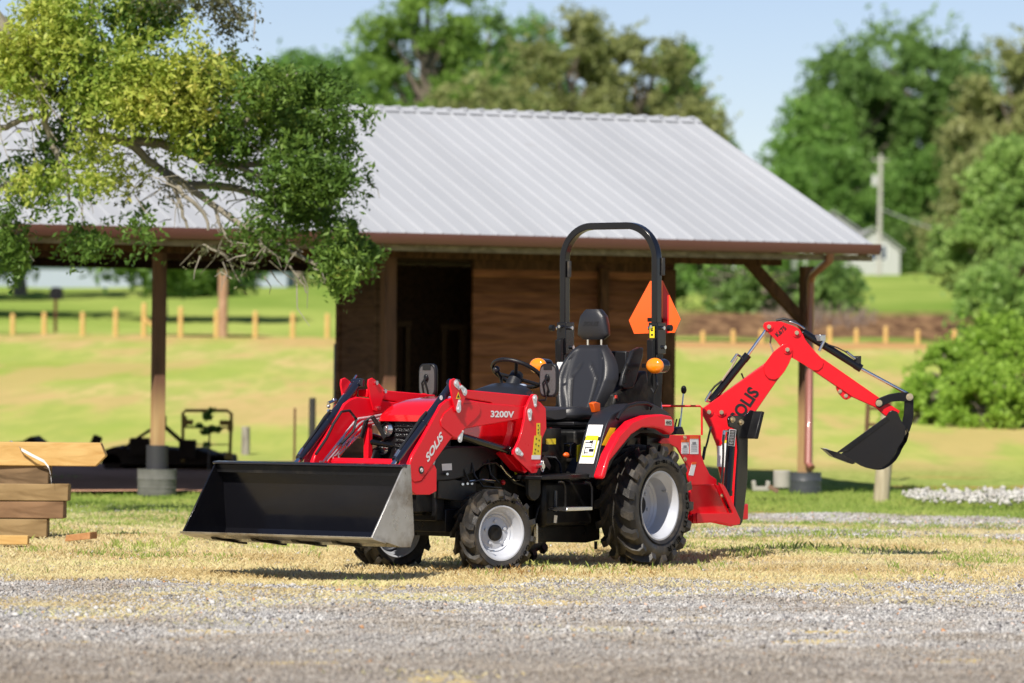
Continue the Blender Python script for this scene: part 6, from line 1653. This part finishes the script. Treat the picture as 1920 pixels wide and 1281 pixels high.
part(bprism([(1318,770),(1318,778),(1330,801),(1337,817),(1343,836),(1352,836),(1370,800),(1360,780)], .056, .062), 'boom_foot_plate', RED2, boom, bevel=.003)
dip = part(bprism([(1534,670),(1543,672.5),(1650,746.7),(1688,771),(1680,783),(1660,780),(1641,764),(1597,744),(1520,692),(1500,678)], -.045, .045), 'dipper_arm', RED2, bevel=.006)
for o0, o1 in ((.043, .055), (-.055, -.043)):
    part(bprism([(1431.4,610),(1433,605.5),(1438,603.4),(1464,603),(1487.4,611),(1498,616.5),(1505.6,627),(1510,637),(1516,645),(1530,661),(1541,672),(1544.5,680),(1542,689),(1534,695.5),(1524,694.5),(1509,685),(1494,676),(1485,671),(1474,661),(1464,650),(1456,640),(1448,631),(1434,618),(1431,613)], o0, o1), 'elbow_plate', RED2, dip, bevel=.003)
part(bprism([(1568,722),(1569,730),(1573,738),(1582,748),(1587,750),(1593,747.5),(1600.7,741.5),(1590,730)], -.03, .03), 'thumb_lug', RED2, dip, bevel=.004)
bb = None
for x, y, o1 in ((1441.5,612.5,.055),(1493.5,624,.055),(1476,655.5,.068),(1575,734,.03),(1586,742.5,.03),(1329,772.5,.062),(1352.5,773,.062)):
    p = BP.hit(x, y, o1); bb = MB(); bolt(bb, p, NB, .017 if o1 > .04 else .010, .020 if o1 > .04 else .01); part(bb, 'pivot_pin', ZINC, dip)
br = MB()
for x, y, o1 in ((1441.5,612.5,.055),(1493.5,624,.055),(1476,655.5,.068),(1329,772.5,.062),(1352.5,773,.062)):
    br.cyl(BP.hit(x, y, o1), BP.hit(x, y, o1)+NB*.010, .034, n=20)
part(br, 'pivot_bosses', RED2, dip)
mtext('K675', BP.hit(1458.5, 633, .056), BP.hit(1476, 617, .056), .040, NB, BTEXT, dip)
mtext('SOLIS', BP.hit(1386, 796, .056), BP.hit(1425.5, 737, .056), .10, NB, BTEXT, boom, shear=.0)
part(MB().prism([BP.hit(x, y, .057) for x, y in ((1346,824),(1365,826),(1362,876),(1344,875))], NB*.001), 'decal', WHITE, boom)
part(MB().prism([BP.hit(x, y, .059) for x, y in ((1346,824),(1365,826),(1364.6,831),(1345.6,829.5))], NB*.001), 'decal', YEL, boom)
# cylinders
def cylpart(name, a, b2, rod, off, r, rr_, m=BLK):
    mb = MB(); bcyl(mb, a, b2, off, r); A = BP.hit(*a, off); B_ = BP.hit(*b2, off); d_ = (B_-A).normalized(); mb.cyl(B_-d_*.05, B_+d_*.004, r*1.08)
    o = part(mb, name, m); mb = MB(); bcyl(mb, b2, rod, off, rr_); part(mb, 'rod', CHROME, o); return o
c_b = cylpart('boom_cylinder', (1333, 752), (1402, 666), (1440, 614), -.0, .029, .012)
part(MB().tube([BP.hit(1382, 670, .03), BP.hit(1371, 690, .03), BP.hit(1358, 708, .03), BP.hit(1354, 714, .03)], .008, n=7), 'hose', mat('tan_hose', (.35, .28, .2), .5), c_b)
part(MB().tube([BP.hit(1354, 714, .03), BP.hit(1340, 725, .02), BP.hit(1332, 735, .01), BP.hit(1325, 748, .0)], .008, n=7), 'hose', HOSE, c_b); part(MB().tube([BP.hit(1390, 700, -.04), BP.hit(1395, 712, -.04), BP.hit(1385, 724, -.04)], .007, n=7), 'hose', HOSE, c_b)
part(MB().cyl(BP.hit(1333, 735, .02), BP.hit(1323, 752, .02), .011).cyl(BP.hit(1323, 752, .02), BP.hit(1333, 754, .0), .008).cyl(BP.hit(1382, 664, .03), BP.hit(1371, 680, .03), .010).cyl(BP.hit(1382, 665, .03), BP.hit(1389, 669, .0), .009), 'hose_fitting', STEEL, c_b)
c_d = cylpart('dipper_cylinder', (1505, 623), (1614, 691), (1703, 739), .0, .029, .012)
part(MB().box(BP.hit(1538, 634, .0), (.08, .05, .05)).tube([BP.hit(1480, 603, .02), BP.hit(1495, 608, .02), BP.hit(1509, 617, .02)], .010, n=7), 'valve_block', STEEL, c_d, bevel=.004)
part(MB().cyl(BP.hit(1545, 640, .04), BP.hit(1536, 658, .04), .012).cyl(BP.hit(1586, 659, .02), BP.hit(1604, 673, .02), .010), 'hose_fitting', STEEL, c_d)
part(MB().tube([BP.hit(1455, 601, .0), BP.hit(1470, 598, .0), BP.hit(1490, 603, .0), BP.hit(1508, 620, .0)], .011, n=7), 'hose', HOSE, c_d); part(MB().tube([BP.hit(1552, 646, .035), BP.hit(1570, 652, .035), BP.hit(1588, 661, .03)], .005, n=6).box(BP.hit(1608, 675, .0), (.04, .04, .06)), 'hose', HOSE, c_d)
part(MB().tube([BP.hit(1446, 628, -.03), BP.hit(1444, 645, -.03), BP.hit(1451, 664, -.03)], .007, n=7), 'hose', mat('tan_hose2', (.35, .28, .2), .5), boom)
# linkage
for o0, o1 in ((.056, .068), (-.068, -.056)):
    part(bprism([(1641,757),(1643.6,749),(1651,745),(1667,739),(1685,736),(1703.5,735.7),(1711,741.5),(1713,749),(1706,753),(1695.7,753),(1685,752.5),(1672,753.5),(1660,759),(1650,765),(1644,763)], o0, o1), 'link_arm', BLKM, bevel=.003)
    part(bprism([(1706,739),(1711,741.5),(1713,748),(1713,778),(1710,795),(1706,808),(1697,821),(1692,819),(1689,811),(1690,800),(1692,790),(1694.4,778),(1695.7,758),(1696,748),(1700,741)], o0-.013 if o0 > 0 else o0+.013, o1-.013 if o0 > 0 else o1+.013), 'bucket_link', BLKM, bevel=.003)
bb = MB()
for x, y, r in ((1705.5,744.5,.022),(1648,756,.020),(1674.5,775.5,.018),(1694,811,.018)):
    bolt(bb, BP.hit(x, y, .069), NB, r*.85, .018)
part(bb, 'link_pins', ZINC)
# digging bucket
dbo = [(1577,851),(1600,834),(1657,788),(1663,778),(1667,772),(1673.6,769),(1682.7,772.7),(1688,785.7),(1698,801),(1698,812),(1693,826),(1682.7,841),(1679,850),(1672,861),(1665,868),(1656.7,874),(1649,878),(1641,879.5),(1632,879),(1623,877),(1613,873),(1604.6,868)]
HBk = .17
dbk = MB()
for o0, o1 in ((HBk, HBk-.010), (-HBk, -HBk+.010)):
    part(bprism([p for p in dbo if not (1660 < p[0] < 1690 and p[1] < 800)]+[] if False else dbo, min(o0, o1), max(o0, o1)), 'digging_bucket_side', BLK, bevel=.002)
curve = [(1657,788),(1690,800),(1696,812),(1692,826),(1682.7,841),(1679,850),(1672,861),(1665,868),(1656.7,874),(1649,878),(1641,879.5),(1632,879),(1623,877),(1613,873),(1604.6,868)]
vs = [BP.hit(x, y, -HBk+.01) for x, y in curve[1:]]+[BP.hit(x, y, -HBk+.01)+ (NB*(2*HBk-.02)) for x, y in curve[1:]]
kk = len(curve)-1
dg = part(MB().add(vs, [(i, i+1, kk+i+1, kk+i) for i in range(kk-1)]), 'digging_bucket', BLK)
part(bprism([(1544.7,841),(1576,850),(1600.7,864),(1604,869),(1598,870.5),(1563,857)], -HBk-.01, HBk+.01), 'cutting_edge', BLKM, dg, bevel=.003)
part(bprism([(1566,850.5),(1660,782),(1668,787),(1590,846)], HBk-.001, HBk+.008), 'side_rib', BLKM, dg, bevel=.002)
for k in (-.14, 0, .14):
    part(bprism([(1543,840),(1550,841),(1574,852),(1566,856)], k-.02, k+.02), 'tooth', BARE, dg, bevel=.002)
# kingpost casting behind the boom foot
part(MB().cyl(BP.hit(1376, 975, 0), BP.hit(1372, 900, 0), .05).box(BP.hit(1350, 960, 0), (.34, .3, .12)), 'swing_post', RED, bevel=.01)

# ---- stabilisers, folded upright
stl = prismY([(1366,787),(1368,781),(1374,779),(1397,779.5),(1404,774),(1409,769),(1414,770),(1413,790),(1406,800),(1403,822),(1402,900),(1393,978),(1389,985),(1381,985),(1377,978),(1381,900),(1385,845),(1382,806),(1368,800)], .588, .605)
sa, sb = both(stl, 'stabiliser', BLK, .005)
pad = MB().prism(pl([(1429,771),(1434,772.5),(1422,823.5),(1416,822)], .68), (0, -.12, 0)); both(pad, 'stabiliser_pad', BLKM, .006, parents=(sa, sb))
cyl_ = MB().cyl(T(1372, 806, .57), T(1364, 922, .57), .034).cyl(T(1364, 920, .57), T(1364, 930, .57), .038)
sc1, sc2 = both(cyl_, 'stabiliser_cylinder', BLK, .002)
both(MB().cyl(T(1364, 925, .57), T(1367, 952, .57), .018), 'rod', BLKM, parents=(sc1, sc2))
part(MB().prism(pl([(1368,804.5),(1380.5,805.5),(1377,837),(1364.5,835.5)], .606), (0, .001, 0)), 'decal', WHITE, sc1)
part(MB().prism(pl([(1369,806),(1379.3,806.8),(1376,835.8),(1365.7,834.5)], .6075), (0, .0006, 0)), 'decal', BTEXT, sc1)
pc = MB()
for k in range(9): pc.box(T(1373.6-k*.32, 809+k*2.9, .6085), (.055, .0006, .003))
part(pc, 'print', WHITE, sc1)
bb = MB()
for x, y in ((1372.5,787),(1388.5,792)): bolt(bb, T(x, y, .605), NY, .016, .016)
part(bb, 'stabiliser_pins', ZINC, sa)
part(MB().tube([T(1357, 815, .63), T(1356, 830, .63), T(1356, 850, .63), T(1355, 880, .63), T(1352, 905, .62)], .009, n=7), 'hose', HOSE, sc1)
part(MB().cyl(T(1358, 808, .62), T(1356, 828, .62), .012).cyl(T(1358, 808, .62), T(1366, 809, .59), .008), 'hose_fitting', STEEL, sc1)
part(MB().tube([T(1333, 800, .2), T(1326, 830, .2), T(1320, 850, .2)], .008, n=7).cyl(T(1322, 838, .2), T(1318, 862, .2), .012), 'hydraulic_hose', HOSE)
# stand the tractor on the ground: everything above is kept relative to it
